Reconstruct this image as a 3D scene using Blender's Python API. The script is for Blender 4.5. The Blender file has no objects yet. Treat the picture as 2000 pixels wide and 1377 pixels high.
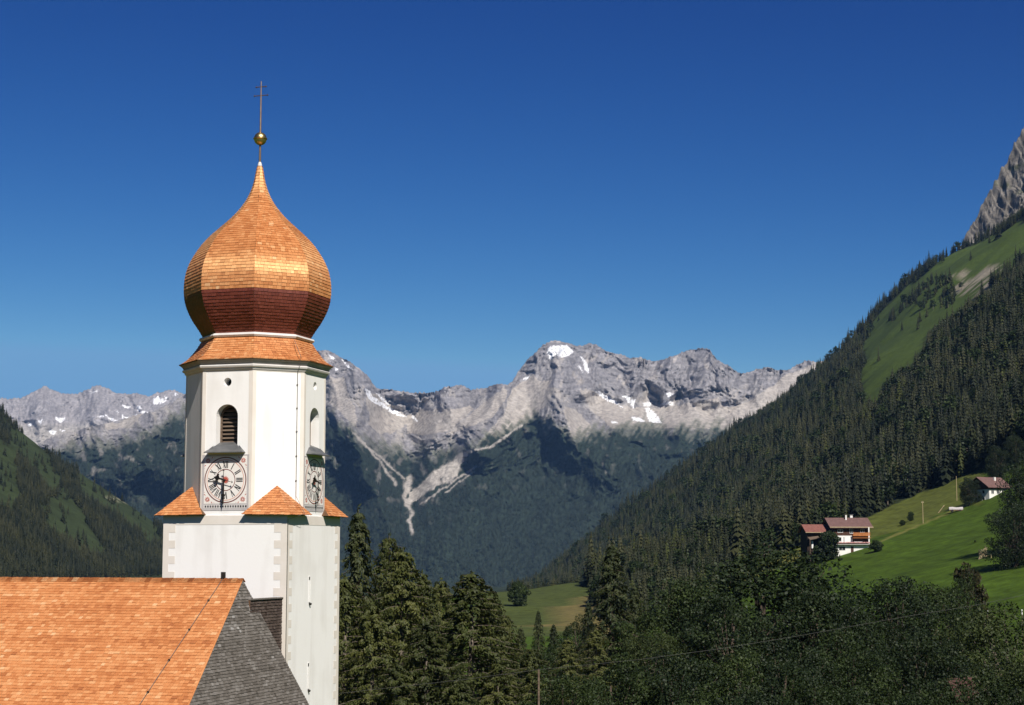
import bpy, bmesh, math, random
import numpy as np
from mathutils import Vector, Matrix

R = math.radians
scene = bpy.context.scene
COL = scene.collection

# ------------------------------------------------------------------ camera, sky, sun, exposure
F, CU, CV, YH = 3400.0, 1000.0, 688.5, 1075.0            # focal length / centre / horizon row of the 2000 px photograph
PITCH = math.atan((YH - CV) / F)
cam_d = bpy.data.cameras.new('camera')
cam_d.sensor_width = 36.0
cam_d.lens = F / 2000.0 * 36.0
cam_d.clip_start = 0.5
cam_d.clip_end = 60000
cam = bpy.data.objects.new('camera', cam_d)
COL.objects.link(cam)
cam.location = (0, 0, 0)                                  # eye level is z = 0
cam.rotation_euler = (math.pi / 2 + PITCH, 0, 0)
scene.camera = cam

SUN_EL, SUN_PHI = R(44), R(23.5)                            # behind the camera, a little to its right
sun_dir = Vector((math.sin(SUN_PHI) * math.cos(SUN_EL), -math.cos(SUN_PHI) * math.cos(SUN_EL), math.sin(SUN_EL)))
world = bpy.data.worlds.new('World')
scene.world = world
world.use_nodes = True
wn = world.node_tree
wn.nodes.clear()
w_out = wn.nodes.new('ShaderNodeOutputWorld')
w_bg = wn.nodes.new('ShaderNodeBackground')
w_sky = wn.nodes.new('ShaderNodeTexSky')
w_sky.sky_type = 'NISHITA'
w_sky.sun_disc = False
w_sky.sun_elevation = SUN_EL
w_sky.sun_rotation = R(180) - SUN_PHI
w_sky.altitude = 1500
w_sky.air_density = 1.0
w_sky.dust_density = 0.1
w_sky.ozone_density = 3.0
# deep, polarised mountain blue: one tone curve per channel over the whole sky
w_sep = wn.nodes.new('ShaderNodeSeparateColor')
w_com = wn.nodes.new('ShaderNodeCombineColor')
wn.links.new(w_sky.outputs[0], w_sep.inputs[0])
for ch, (top, power, gain) in enumerate(((4.0, 3.1, 0.0180), (6.0, 2.2, 0.0575), (8.5, 1.45, 0.226))):
    n_min = wn.nodes.new('ShaderNodeMath'); n_min.operation = 'MINIMUM'; n_min.inputs[1].default_value = top
    n_pow = wn.nodes.new('ShaderNodeMath'); n_pow.operation = 'POWER'; n_pow.inputs[1].default_value = power
    n_mul = wn.nodes.new('ShaderNodeMath'); n_mul.operation = 'MULTIPLY'; n_mul.inputs[1].default_value = gain
    wn.links.new(w_sep.outputs[ch], n_min.inputs[0]); wn.links.new(n_min.outputs[0], n_pow.inputs[0]); wn.links.new(n_pow.outputs[0], n_mul.inputs[0])
    wn.links.new(n_mul.outputs[0], w_com.inputs[ch])
w_bg.inputs['Strength'].default_value = 0.1
wn.links.new(w_com.outputs[0], w_bg.inputs['Color'])
wn.links.new(w_bg.outputs[0], w_out.inputs['Surface'])

sun_l = bpy.data.lights.new('sun', 'SUN')
sun_l.energy = 4.8
sun_l.angle = R(0.53)
sun_l.color = (1.0, 0.94, 0.86)
sun_o = bpy.data.objects.new('sun', sun_l)
COL.objects.link(sun_o)
sun_o.rotation_euler = (-sun_dir).to_track_quat('-Z', 'Y').to_euler()
sun_o.location = sun_dir * 300

vs = scene.view_settings
scene.display_settings.display_device = 'sRGB'
vs.view_transform = 'Standard'
vs.look = 'None'
vs.exposure = 0.35
vs.gamma = 1.0
vs.use_curve_mapping = False
scene.cycles.use_denoising = True
scene.cycles.max_bounces = 5
scene.cycles.diffuse_bounces = 2
scene.cycles.glossy_bounces = 2
scene.cycles.transmission_bounces = 3
scene.cycles.volume_bounces = 0
scene.cycles.caustics_reflective = False
scene.cycles.caustics_refractive = False

# ------------------------------------------------------------------ helpers: noise, rays, projection
def _hash(ix, iy, seed):
    h = (ix.astype(np.int64) * 374761393 + iy.astype(np.int64) * 668265263 + seed * 974634541) & 0xFFFFFFFF
    h = ((h ^ (h >> 13)) * 1274126177) & 0xFFFFFFFF
    h = ((h ^ (h >> 16)) * 2246822519) & 0xFFFFFFFF
    return (h ^ (h >> 15)) & 0xFFFFFFFF

def perlin(x, y, seed=0):
    x = np.asarray(x, float); y = np.asarray(y, float)
    ix = np.floor(x); iy = np.floor(y)
    fx = x - ix; fy = y - iy
    ux = fx * fx * fx * (fx * (fx * 6 - 15) + 10); uy = fy * fy * fy * (fy * (fy * 6 - 15) + 10)
    def g(dx, dy):
        a = _hash(ix + dx, iy + dy, seed) * (2 * math.pi / 4294967296.0)
        return np.cos(a) * (fx - dx) + np.sin(a) * (fy - dy)
    n0 = g(0, 0) * (1 - ux) + g(1, 0) * ux
    n1 = g(0, 1) * (1 - ux) + g(1, 1) * ux
    return (n0 * (1 - uy) + n1 * uy) * 1.5

def fbm(x, y, octv=4, seed=0, gain=0.5, ridged=False):
    s = 0.0; a = 1.0; t = 0.0
    x = np.asarray(x, float); y = np.asarray(y, float)
    for i in range(octv):
        n = perlin(x, y, seed + i * 17)
        if ridged:
            n = 1 - 2 * np.abs(n)
        s = s + a * n; t += a
        a *= gain; x = x * 2.03 + 3.7; y = y * 2.03 + 1.9
    return s / t

def sstep(a, b, x):
    t = np.clip((x - a) / (b - a), 0, 1)
    return t * t * (3 - 2 * t)

CP, SP = math.cos(PITCH), math.sin(PITCH)
def rays(u, v):                                           # direction with y-component normalised to 1
    a = (np.asarray(u, float) - CU) / F; b = (CV - np.asarray(v, float)) / F
    d = CP - b * SP
    return a / d, (SP + b * CP) / d                       # dx/dy, dz/dy

def project(x, y, z):
    d = y * CP + z * SP
    d = np.where(np.abs(d) < 1e-6, 1e-6, d)
    return CU + F * x / d, CV - F * (-y * SP + z * CP) / d

def in_poly(u, v, poly):
    inside = np.zeros(np.shape(u), bool)
    n = len(poly)
    j = n - 1
    for i in range(n):
        xi, yi = poly[i]; xj, yj = poly[j]
        c = ((yi > v) != (yj > v)) & (u < (xj - xi) * (v - yi) / (yj - yi + 1e-9) + xi)
        inside ^= c
        j = i
    return inside

def seg_dist(u, v, a, b):
    ax, ay = a; bx, by = b
    dx, dy = bx - ax, by - ay
    t = np.clip(((u - ax) * dx + (v - ay) * dy) / (dx * dx + dy * dy + 1e-9), 0, 1)
    return np.hypot(u - ax - t * dx, v - ay - t * dy)

# ------------------------------------------------------------------ helpers: objects and meshes
def thing(name, label, cat, loc=(0, 0, 0), rotz=0.0, group=None):
    o = bpy.data.objects.new(name, None)
    COL.objects.link(o)
    o.empty_display_size = 0.3
    o.location = loc
    o.rotation_euler = (0, 0, rotz)
    o['label'] = label
    o['category'] = cat
    if group:
        o['group'] = group
    return o

def tag(o, label, cat, group=None):
    o['label'] = label; o['category'] = cat
    if group:
        o['group'] = group
    return o

class MB:
    """collects geometry for one mesh object"""
    def __init__(self):
        self.v = []; self.f = []; self.r = []; self.m = []
    def add(self, verts, faces, rnd=None, mi=0):
        b = len(self.v)
        self.v.extend(verts)
        for fc in faces:
            self.f.append([b + i for i in fc]); self.r.append(rnd if rnd is not None else 0.5); self.m.append(mi)
        return self
    def box(self, x0, x1, y0, y1, z0, z1, rnd=None, mi=0):
        vs_ = [(x0, y0, z0), (x1, y0, z0), (x1, y1, z0), (x0, y1, z0), (x0, y0, z1), (x1, y0, z1), (x1, y1, z1), (x0, y1, z1)]
        return self.add(vs_, [(0, 3, 2, 1), (4, 5, 6, 7), (0, 1, 5, 4), (1, 2, 6, 5), (2, 3, 7, 6), (3, 0, 4, 7)], rnd, mi)
    def obox(self, c, ax, ay, az, hx, hy, hz, rnd=None, mi=0):
        c = Vector(c); ax = Vector(ax) * hx; ay = Vector(ay) * hy; az = Vector(az) * hz
        vs_ = [tuple(c + ax * i + ay * j + az * k) for k in (-1, 1) for (i, j) in ((-1, -1), (1, -1), (1, 1), (-1, 1))]
        return self.add(vs_, [(0, 3, 2, 1), (4, 5, 6, 7), (0, 1, 5, 4), (1, 2, 6, 5), (2, 3, 7, 6), (3, 0, 4, 7)], rnd, mi)
    def tube(self, pts, radii, n=6, cap=True, rnd=None, mi=0):
        pts = [Vector(p) for p in pts]
        if not isinstance(radii, (list, tuple)):
            radii = [radii] * len(pts)
        vs_ = []; fc = []
        for i, p in enumerate(pts):
            d = (pts[min(i + 1, len(pts) - 1)] - pts[max(i - 1, 0)])
            if d.length < 1e-9:
                d = Vector((0, 0, 1))
            d.normalize()
            a = d.cross(Vector((0, 0, 1)) if abs(d.z) < 0.9 else Vector((1, 0, 0))).normalized()
            b = d.cross(a)
            for k in range(n):
                t = 2 * math.pi * k / n
                vs_.append(tuple(p + (a * math.cos(t) + b * math.sin(t)) * radii[i]))
        for i in range(len(pts) - 1):
            for k in range(n):
                fc.append((i * n + k, i * n + (k + 1) % n, (i + 1) * n + (k + 1) % n, (i + 1) * n + k))
        if cap:
            fc.append(tuple(range(n))[::-1]); fc.append(tuple((len(pts) - 1) * n + k for k in range(n)))
        return self.add(vs_, fc, rnd, mi)
    def lathe(self, prof, n=8, rot=0.0, cx=0, cy=0, mi=0, cap=True):
        vs_ = []; fc = []
        for (r, z) in prof:
            for k in range(n):
                a = rot + 2 * math.pi * k / n
                vs_.append((cx + r * math.cos(a), cy + r * math.sin(a), z))
        for i in range(len(prof) - 1):
            for k in range(n):
                fc.append((i * n + k, i * n + (k + 1) % n, (i + 1) * n + (k + 1) % n, (i + 1) * n + k))
        if cap:
            fc.append(tuple(range(n))[::-1]); fc.append(tuple((len(prof) - 1) * n + k for k in range(n)))
        return self.add(vs_, fc, None, mi)
    def mesh(self, name):
        me = bpy.data.meshes.new(name)
        me.from_pydata(self.v, [], self.f)
        at = me.attributes.new('rnd', 'FLOAT', 'FACE')
        at.data.foreach_set('value', np.array(self.r, 'f'))
        if any(self.m):
            me.polygons.foreach_set('material_index', np.array(self.m, 'i'))
        me.update()
        return me
    def obj(self, name, mat, parent=None, smooth=False, label=None, kind=None, loc=None, rotz=None):
        me = self.mesh(name)
        for m in (mat if isinstance(mat, (list, tuple)) else [mat]):
            me.materials.append(m)
        if smooth:
            me.polygons.foreach_set('use_smooth', np.ones(len(me.polygons), bool))
        return link(name, me, parent, label, kind, loc, rotz)

def link(name, me, parent=None, label=None, kind=None, loc=None, rotz=None):
    o = bpy.data.objects.new(name, me)
    COL.objects.link(o)
    if parent is not None:
        o.parent = parent
    if label:
        o['label'] = label
    if kind:
        o['kind'] = kind
    if loc is not None:
        o.location = loc
    if rotz is not None:
        o.rotation_euler = (0, 0, rotz)
    return o

def big_mesh(name, V, Fq, mat, cols=None, smooth=True, extra=None):
    me = bpy.data.meshes.new(name)
    me.vertices.add(len(V)); me.vertices.foreach_set('co', np.ascontiguousarray(V, 'f').ravel())
    nf, k = Fq.shape
    me.loops.add(nf * k); me.loops.foreach_set('vertex_index', np.ascontiguousarray(Fq, 'i').ravel())
    me.polygons.add(nf)
    me.polygons.foreach_set('loop_start', np.arange(0, nf * k, k, dtype='i'))
    me.polygons.foreach_set('loop_total', np.full(nf, k, 'i'))
    if smooth:
        me.polygons.foreach_set('use_smooth', np.ones(nf, bool))
    me.update(calc_edges=True)
    if cols is not None:
        a = me.attributes.new('tint', 'FLOAT_COLOR', 'POINT')
        a.data.foreach_set('color', np.c_[cols, np.ones(len(cols))].astype('f').ravel())
    if extra is not None:
        for nm, arr in extra.items():
            a = me.attributes.new(nm, 'FLOAT', 'POINT')
            a.data.foreach_set('value', arr.astype('f'))
    me.materials.append(mat)
    return me

def grid_faces(nr, nc):
    i = np.arange(nr - 1)[:, None] * nc + np.arange(nc - 1)[None, :]
    return np.stack([i, i + 1, i + nc + 1, i + nc], -1).reshape(-1, 4)

# ------------------------------------------------------------------ materials
def new_mat(name):
    m = bpy.data.materials.new(name)
    m.use_nodes = True
    nt = m.node_tree
    b = nt.nodes['Principled BSDF']
    return m, nt, b

def nd(nt, typ, **kw):
    n = nt.nodes.new(typ)
    for k, v in kw.items():
        setattr(n, k, v)
    return n

def ramp(nt, stops):
    n = nt.nodes.new('ShaderNodeValToRGB')
    e = n.color_ramp.elements
    while len(e) < len(stops):
        e.new(0.5)
    for i, (p_, c) in enumerate(stops):
        e[i].position = p_
        e[i].color = (c[0], c[1], c[2], 1)
    return n

def bump_from(nt, b, src, strength, dist=0.02):
    bp = nt.nodes.new('ShaderNodeBump')
    bp.inputs['Strength'].default_value = strength
    bp.inputs['Distance'].default_value = dist
    nt.links.new(src, bp.inputs['Height'])
    nt.links.new(bp.outputs[0], b.inputs['Normal'])

def mat_noise(name, c1, c2, scale=3.0, rough=0.85, bump=0.15, dist=0.02, metallic=0.0, stretch=(1, 1, 1), detail=6, spec=0.3):
    m, nt, b = new_mat(name)
    tc = nd(nt, 'ShaderNodeTexCoord'); mp = nd(nt, 'ShaderNodeMapping')
    mp.inputs['Scale'].default_value = stretch
    nz = nd(nt, 'ShaderNodeTexNoise'); nz.inputs['Scale'].default_value = scale; nz.inputs['Detail'].default_value = detail
    nt.links.new(tc.outputs['Object'], mp.inputs[0]); nt.links.new(mp.outputs[0], nz.inputs['Vector'])
    rp = ramp(nt, [(0.3, c1), (0.7, c2)])
    nt.links.new(nz.outputs[0], rp.inputs[0]); nt.links.new(rp.outputs[0], b.inputs['Base Color'])
    b.inputs['Roughness'].default_value = rough
    b.inputs['Metallic'].default_value = metallic
    b.inputs['Specular IOR Level'].default_value = spec
    if bump:
        bump_from(nt, b, nz.outputs[0], bump, dist)
    return m

def mat_shingle(name, stops, rough, spec, patch=0.35, patch_scale=0.5, grain=0.35, aniso=0.0, ior=1.5, tint=(1, 1, 1)):
    """shingle colour by piece (face attribute rnd) and by larger patches; grain along the piece"""
    m, nt, b = new_mat(name)
    at = nd(nt, 'ShaderNodeAttribute'); at.attribute_name = 'rnd'
    tc = nd(nt, 'ShaderNodeTexCoord')
    nz = nd(nt, 'ShaderNodeTexNoise'); nz.inputs['Scale'].default_value = patch_scale; nz.inputs['Detail'].default_value = 3
    nt.links.new(tc.outputs['Object'], nz.inputs['Vector'])
    sub = nd(nt, 'ShaderNodeMath', operation='SUBTRACT'); sub.inputs[1].default_value = 0.5
    nt.links.new(nz.outputs[0], sub.inputs[0])
    mad = nd(nt, 'ShaderNodeMath', operation='MULTIPLY_ADD'); mad.inputs[1].default_value = patch * 2
    nt.links.new(sub.outputs[0], mad.inputs[0]); nt.links.new(at.outputs['Fac'], mad.inputs[2])
    rp = ramp(nt, stops)
    nt.links.new(mad.outputs[0], rp.inputs[0])
    n2 = nd(nt, 'ShaderNodeTexNoise'); n2.inputs['Scale'].default_value = 14; n2.inputs['Detail'].default_value = 4
    mp = nd(nt, 'ShaderNodeMapping'); mp.inputs['Scale'].default_value = (3, 3, 0.5)
    nt.links.new(tc.outputs['Object'], mp.inputs[0]); nt.links.new(mp.outputs[0], n2.inputs['Vector'])
    mr = nd(nt, 'ShaderNodeMapRange'); mr.inputs['From Min'].default_value = 0.3; mr.inputs['From Max'].default_value = 0.7
    mr.inputs['To Min'].default_value = 1 - grain; mr.inputs['To Max'].default_value = 1 + grain * 0.4
    nt.links.new(n2.outputs[0], mr.inputs['Value'])
    mx = nd(nt, 'ShaderNodeMix', data_type='RGBA', blend_type='MULTIPLY'); mx.inputs['Factor'].default_value = 1
    nt.links.new(rp.outputs[0], mx.inputs['A']); nt.links.new(mr.outputs[0], mx.inputs['B'])
    nt.links.new(mx.outputs['Result'], b.inputs['Base Color'])
    b.inputs['Roughness'].default_value = rough
    b.inputs['Specular IOR Level'].default_value = spec
    bump_from(nt, b, n2.outputs[0], 0.25, 0.01)
    b.inputs['IOR'].default_value = ior
    b.inputs['Specular Tint'].default_value = (tint[0], tint[1], tint[2], 1)
    if aniso:                                             # upright grain spreads the glint sideways
        g = nd(nt, 'ShaderNodeNewGeometry')
        cr = nd(nt, 'ShaderNodeVectorMath', operation='CROSS_PRODUCT'); cr.inputs[0].default_value = (0, 0, 1)
        nt.links.new(g.outputs['True Normal'], cr.inputs[1])
        nt.links.new(cr.outputs[0], b.inputs['Tangent'])
        b.inputs['Anisotropic'].default_value = aniso
    return m

def mat_leaf(name, c1, c2, c3, trans=0.25, scale=0.35, tree_var=0.3, stand=0.25):
    """foliage: colour per leaf (rnd), per clump (noise) and per tree (object random)"""
    m, nt, b = new_mat(name)
    at = nd(nt, 'ShaderNodeAttribute'); at.attribute_name = 'rnd'
    oi = nd(nt, 'ShaderNodeObjectInfo')
    tc = nd(nt, 'ShaderNodeTexCoord')
    nz = nd(nt, 'ShaderNodeTexNoise'); nz.inputs['Scale'].default_value = scale; nz.inputs['Detail'].default_value = 2
    nt.links.new(tc.outputs['Object'], nz.inputs['Vector'])
    a1 = nd(nt, 'ShaderNodeMath', operation='MULTIPLY_ADD'); a1.inputs[1].default_value = 0.3
    a2 = nd(nt, 'ShaderNodeMath', operation='MULTIPLY_ADD'); a2.inputs[1].default_value = 1.35; a2.inputs[2].default_value = -0.37  # wide clump noise paints lit and dark clumps into the leaf colour
    a3 = nd(nt, 'ShaderNodeMath', operation='MULTIPLY_ADD'); a3.inputs[1].default_value = tree_var
    nt.links.new(nz.outputs[0], a2.inputs[0])
    nt.links.new(at.outputs['Fac'], a1.inputs[0]); nt.links.new(a2.outputs[0], a1.inputs[2])
    nt.links.new(oi.outputs['Random'], a3.inputs[0]); nt.links.new(a1.outputs[0], a3.inputs[2])
    rp = ramp(nt, [(0.2, c1), (0.6, c2), (1.0, c3)])
    ge = nd(nt, 'ShaderNodeNewGeometry')                  # stands of lighter and darker trees
    n3 = nd(nt, 'ShaderNodeTexNoise'); n3.inputs['Scale'].default_value = 0.011; n3.inputs['Detail'].default_value = 3
    nt.links.new(ge.outputs['Position'], n3.inputs['Vector'])
    a4 = nd(nt, 'ShaderNodeMath', operation='MULTIPLY_ADD'); a4.inputs[1].default_value = stand
    s4 = nd(nt, 'ShaderNodeMath', operation='SUBTRACT'); s4.inputs[1].default_value = 0.5
    nt.links.new(n3.outputs[0], s4.inputs[0]); nt.links.new(s4.outputs[0], a4.inputs[0]); nt.links.new(a3.outputs[0], a4.inputs[2])
    nt.links.new(a4.outputs[0], rp.inputs[0])
    df = nd(nt, 'ShaderNodeBsdfPrincipled'); df.inputs['Roughness'].default_value = 0.6; df.inputs['Specular IOR Level'].default_value = 0.25
    tr = nd(nt, 'ShaderNodeBsdfTranslucent')
    mx = nd(nt, 'ShaderNodeMixShader'); mx.inputs[0].default_value = trans
    nt.links.new(rp.outputs[0], df.inputs['Base Color']); nt.links.new(rp.outputs[0], tr.inputs['Color'])
    nt.links.new(df.outputs[0], mx.inputs[1]); nt.links.new(tr.outputs[0], mx.inputs[2])
    nt.links.new(mx.outputs[0], nt.nodes['Material Output'].inputs['Surface'])
    nt.nodes.remove(b)
    return m

def mat_tint(name, rough=0.95, nscale=0.2, namp=0.3, bump=0.5, bdist=1.0, detail=8):
    """terrain: baked ground-cover colour (attribute tint) varied by noise, with fine relief"""
    m, nt, b = new_mat(name)
    at = nd(nt, 'ShaderNodeAttribute'); at.attribute_name = 'tint'
    tc = nd(nt, 'ShaderNodeTexCoord')
    nz = nd(nt, 'ShaderNodeTexNoise'); nz.inputs['Scale'].default_value = nscale; nz.inputs['Detail'].default_value = detail
    nz.inputs['Roughness'].default_value = 0.65
    nt.links.new(tc.outputs['Object'], nz.inputs['Vector'])
    mr = nd(nt, 'ShaderNodeMapRange'); mr.inputs['From Min'].default_value = 0.3; mr.inputs['From Max'].default_value = 0.7
    mr.inputs['To Min'].default_value = 1 - namp; mr.inputs['To Max'].default_value = 1 + namp
    nt.links.new(nz.outputs[0], mr.inputs['Value'])
    mx = nd(nt, 'ShaderNodeMix', data_type='RGBA', blend_type='MULTIPLY'); mx.inputs['Factor'].default_value = 1
    nt.links.new(at.outputs['Color'], mx.inputs['A']); nt.links.new(mr.outputs[0], mx.inputs['B'])
    nt.links.new(mx.outputs['Result'], b.inputs['Base Color'])
    b.inputs['Roughness'].default_value = rough
    b.inputs['Specular IOR Level'].default_value = 0.1
    bump_from(nt, b, nz.outputs[0], bump, bdist)
    return m

def mat_plaster(name, c_dirt, c_main):
    """lime plaster: soft patches and faint rain streaks"""
    m, nt, b = new_mat(name)
    tc = nd(nt, 'ShaderNodeTexCoord')
    def noise(scale, stretch, detail):
        mp = nd(nt, 'ShaderNodeMapping'); mp.inputs['Scale'].default_value = stretch
        nz = nd(nt, 'ShaderNodeTexNoise'); nz.inputs['Scale'].default_value = scale; nz.inputs['Detail'].default_value = detail
        nt.links.new(tc.outputs['Object'], mp.inputs[0]); nt.links.new(mp.outputs[0], nz.inputs['Vector'])
        return nz.outputs[0]
    st = noise(2.2, (1, 1, 0.09), 6); pa = noise(0.55, (1, 1, 1), 5); fi = noise(9, (1, 1, 1), 8)
    a = nd(nt, 'ShaderNodeMath', operation='MULTIPLY'); nt.links.new(st, a.inputs[0]); nt.links.new(pa, a.inputs[1])
    rp = ramp(nt, [(0.14, c_dirt), (0.27, c_main)])
    nt.links.new(a.outputs[0], rp.inputs[0])
    nt.links.new(rp.outputs[0], b.inputs['Base Color'])
    b.inputs['Roughness'].default_value = 0.9
    b.inputs['Specular IOR Level'].default_value = 0.2
    bump_from(nt, b, fi, 0.15, 0.02)
    return m

M = {}
M['barnwood'] = mat_noise('eave_shaded_barn_wood', (0.016, 0.009, 0.006), (0.035, 0.02, 0.014), 2.0, 0.85, 0.3, 0.03, stretch=(3, 3, 0.3))  # shade under the eaves is put into this darkened timber colour
M['plaster'] = mat_plaster('white_plaster', (0.79, 0.765, 0.725), (0.87, 0.85, 0.815))
M['beige'] = mat_noise('beige_paint', (0.70, 0.64, 0.56), (0.76, 0.70, 0.63), 1.5, 0.9, 0.1)
M['cornice'] = mat_noise('grey_cornice', (0.30, 0.28, 0.26), (0.40, 0.38, 0.36), 2.0, 0.85, 0.1)
M['trim'] = mat_noise('pale_trim', (0.62, 0.58, 0.54), (0.72, 0.69, 0.66), 2.0, 0.7, 0.05)
fresh = [(0.0, (0.40, 0.135, 0.045)), (0.3, (0.53, 0.195, 0.065)), (0.6, (0.64, 0.265, 0.098)), (0.85, (0.71, 0.345, 0.145)), (1.0, (0.75, 0.43, 0.215))]
M['larch'] = mat_shingle('fresh_larch_shingle', fresh, 0.55, 0.35, 0.42, 0.4)
M['dome'] = mat_shingle('dome_larch_shingle', fresh, 0.5, 1.0, 0.25, 0.6, 0.3, 0.85, 1.65, (1.0, 0.72, 0.36))
M['dome_red'] = mat_shingle('dome_red_brown_shingle', [(0.0, (0.115, 0.024, 0.014)), (0.5, (0.165, 0.038, 0.022)), (1.0, (0.21, 0.056, 0.034))], 0.5, 0.4, 0.15, 0.6)
M['grey_sh'] = mat_shingle('weathered_grey_shingle', [(0.0, (0.09, 0.078, 0.066)), (0.5, (0.168, 0.148, 0.13)), (0.85, (0.25, 0.228, 0.208)), (1.0, (0.38, 0.36, 0.34))], 0.75, 0.25, 0.25, 0.7)
M['brown_sh'] = mat_shingle('dark_brown_old_shingle', [(0.0, (0.045, 0.03, 0.025)), (0.5, (0.085, 0.062, 0.052)), (1.0, (0.16, 0.125, 0.105))], 0.8, 0.2, 0.25, 0.8)
M['under'] = mat_noise('roof_boarding', (0.10, 0.05, 0.025), (0.16, 0.085, 0.04), 3.0)
M['gold'] = mat_noise('gilded_copper', (0.62, 0.47, 0.18), (0.80, 0.62, 0.28), 4.0, 0.36, 0.02, 0.01, 1.0)
M['copper'] = mat_noise('brown_copper', (0.20, 0.13, 0.09), (0.30, 0.21, 0.15), 5.0, 0.45, 0.03, 0.01, 0.8)
M['iron'] = mat_noise('dark_iron', (0.02, 0.017, 0.015), (0.045, 0.04, 0.036), 8.0, 0.5, 0.05, 0.01, 0.3)
M['lead'] = mat_noise('grey_sheet_metal', (0.13, 0.135, 0.135), (0.2, 0.2, 0.2), 3.0, 0.5, 0.04, 0.01, 0.4)
M['cable'] = mat_noise('cable_grey', (0.10, 0.09, 0.08), (0.18, 0.16, 0.14), 5, 0.6, 0.0)
M['wire'] = mat_noise('dull_wire', (0.06, 0.06, 0.055), (0.09, 0.09, 0.08), 5, 0.8, 0.0, spec=0.1)
M['dial_white'] = mat_noise('dial_white', (0.76, 0.72, 0.66), (0.82, 0.79, 0.74), 2, 0.85, 0.03)
M['dial_grey'] = mat_noise('dial_grey', (0.42, 0.39, 0.38), (0.50, 0.47, 0.46), 3, 0.85, 0.03)
M['dial_black'] = mat_noise('dial_black', (0.02, 0.02, 0.022), (0.05, 0.048, 0.05), 6, 0.7, 0.0)
M['dial_red'] = mat_noise('dial_red', (0.42, 0.07, 0.05), (0.52, 0.12, 0.08), 4, 0.8, 0.0)
M['dial_darkred'] = mat_noise('dial_dark_red', (0.13, 0.03, 0.025), (0.2, 0.05, 0.04), 4, 0.8, 0.0)
M['dial_pink'] = mat_noise('dial_salmon', (0.66, 0.30, 0.22), (0.72, 0.40, 0.30), 4, 0.8, 0.0)
M['oldwood'] = mat_noise('old_wood', (0.09, 0.06, 0.042), (0.19, 0.14, 0.10), 4.0, 0.85, 0.3, 0.02, stretch=(0.4, 3, 3))
M['wood_dark'] = mat_noise('chalet_dark_wood', (0.045, 0.02, 0.012), (0.09, 0.042, 0.026), 2.0, 0.8, 0.3, 0.03, stretch=(3, 3, 0.3))
M['wood_orange'] = mat_noise('balcony_orange_wood', (0.36, 0.12, 0.03), (0.48, 0.19, 0.06), 2.0, 0.7, 0.2, 0.03)
M['wood_pale'] = mat_noise('pale_wood', (0.38, 0.28, 0.16), (0.5, 0.4, 0.25), 2.0, 0.8, 0.2, 0.03)
M['chalet_white'] = mat_noise('chalet_plaster', (0.72, 0.70, 0.66), (0.82, 0.80, 0.77), 0.6, 0.9, 0.05)
M['roof_brown'] = mat_noise('brown_tile', (0.115, 0.065, 0.058), (0.165, 0.095, 0.085), 1.2, 0.75, 0.3, 0.05)
M['roof_dimmed'] = mat_noise('dimmed_red_tile', (0.055, 0.026, 0.022), (0.085, 0.04, 0.034), 1.2, 0.8, 0.3, 0.05)  # dimness painted in: darker red tile for the sunlit hut roof
M['roof_red'] = mat_noise('red_brown_tile', (0.17, 0.066, 0.052), (0.235, 0.10, 0.078), 1.2, 0.75, 0.3, 0.05)
M['glass'] = mat_noise('window_glass', (0.02, 0.025, 0.03), (0.04, 0.045, 0.05), 1, 0.1, 0.0, spec=0.5)
M['flowers'] = mat_noise('balcony_flowers', (0.40, 0.05, 0.06), (0.75, 0.55, 0.5), 6, 0.8, 0.0)
M['white'] = mat_noise('white_paint', (0.74, 0.73, 0.7), (0.8, 0.8, 0.78), 2, 0.6, 0.0)
M['bark'] = mat_noise('bark', (0.05, 0.036, 0.026), (0.12, 0.09, 0.068), 3.0, 0.9, 0.5, 0.05, stretch=(3, 3, 0.6))
M['bark_pale'] = mat_noise('pale_bark', (0.10, 0.08, 0.062), (0.22, 0.18, 0.145), 3.0, 0.9, 0.5, 0.05, stretch=(3, 3, 0.6))
M['spruce_near'] = mat_leaf('near_spruce_needles', (0.013, 0.020, 0.008), (0.034, 0.046, 0.015), (0.066, 0.074, 0.024), 0.15, 0.45)
M['spruce'] = mat_leaf('spruce_needles', (0.009, 0.014, 0.007), (0.018, 0.024, 0.009), (0.046, 0.048, 0.017), 0.1, 0.6, 0.5, 1.3)
M['larch_leaf'] = mat_leaf('larch_needles', (0.022, 0.030, 0.008), (0.056, 0.068, 0.016), (0.105, 0.110, 0.028), 0.22, 0.45)
M['broad'] = mat_leaf('broadleaf_foliage', (0.007, 0.013, 0.004), (0.019, 0.033, 0.008), (0.043, 0.063, 0.015), 0.15, 0.45, 0.4)
M['broad_dark'] = mat_leaf('dark_broadleaf_foliage', (0.005, 0.010, 0.004), (0.013, 0.024, 0.007), (0.030, 0.046, 0.012), 0.12, 0.45, 0.25)
M['broad_light'] = mat_leaf('light_broadleaf_foliage', (0.012, 0.020, 0.006), (0.032, 0.047, 0.012), (0.066, 0.082, 0.024), 0.2, 0.45)
M['broad_red'] = mat_leaf('reddish_foliage', (0.018, 0.020, 0.007), (0.045, 0.036, 0.013), (0.11, 0.06, 0.025), 0.2)
M['far_spruce'] = mat_leaf('distant_spruce_needles', (0.009, 0.015, 0.010), (0.017, 0.026, 0.014), (0.028, 0.038, 0.018), 0.0)
M['ground'] = mat_tint('ground_cover', 0.95, 0.30, 0.38, 0.6, 0.5, 12)
M['rock'] = mat_tint('mountain_rock', 0.95, 0.06, 0.36, 1.0, 8.0, 14)
M['cliff'] = mat_tint('cliff_rock', 0.95, 0.07, 0.45, 0.8, 6.0, 12)

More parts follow.
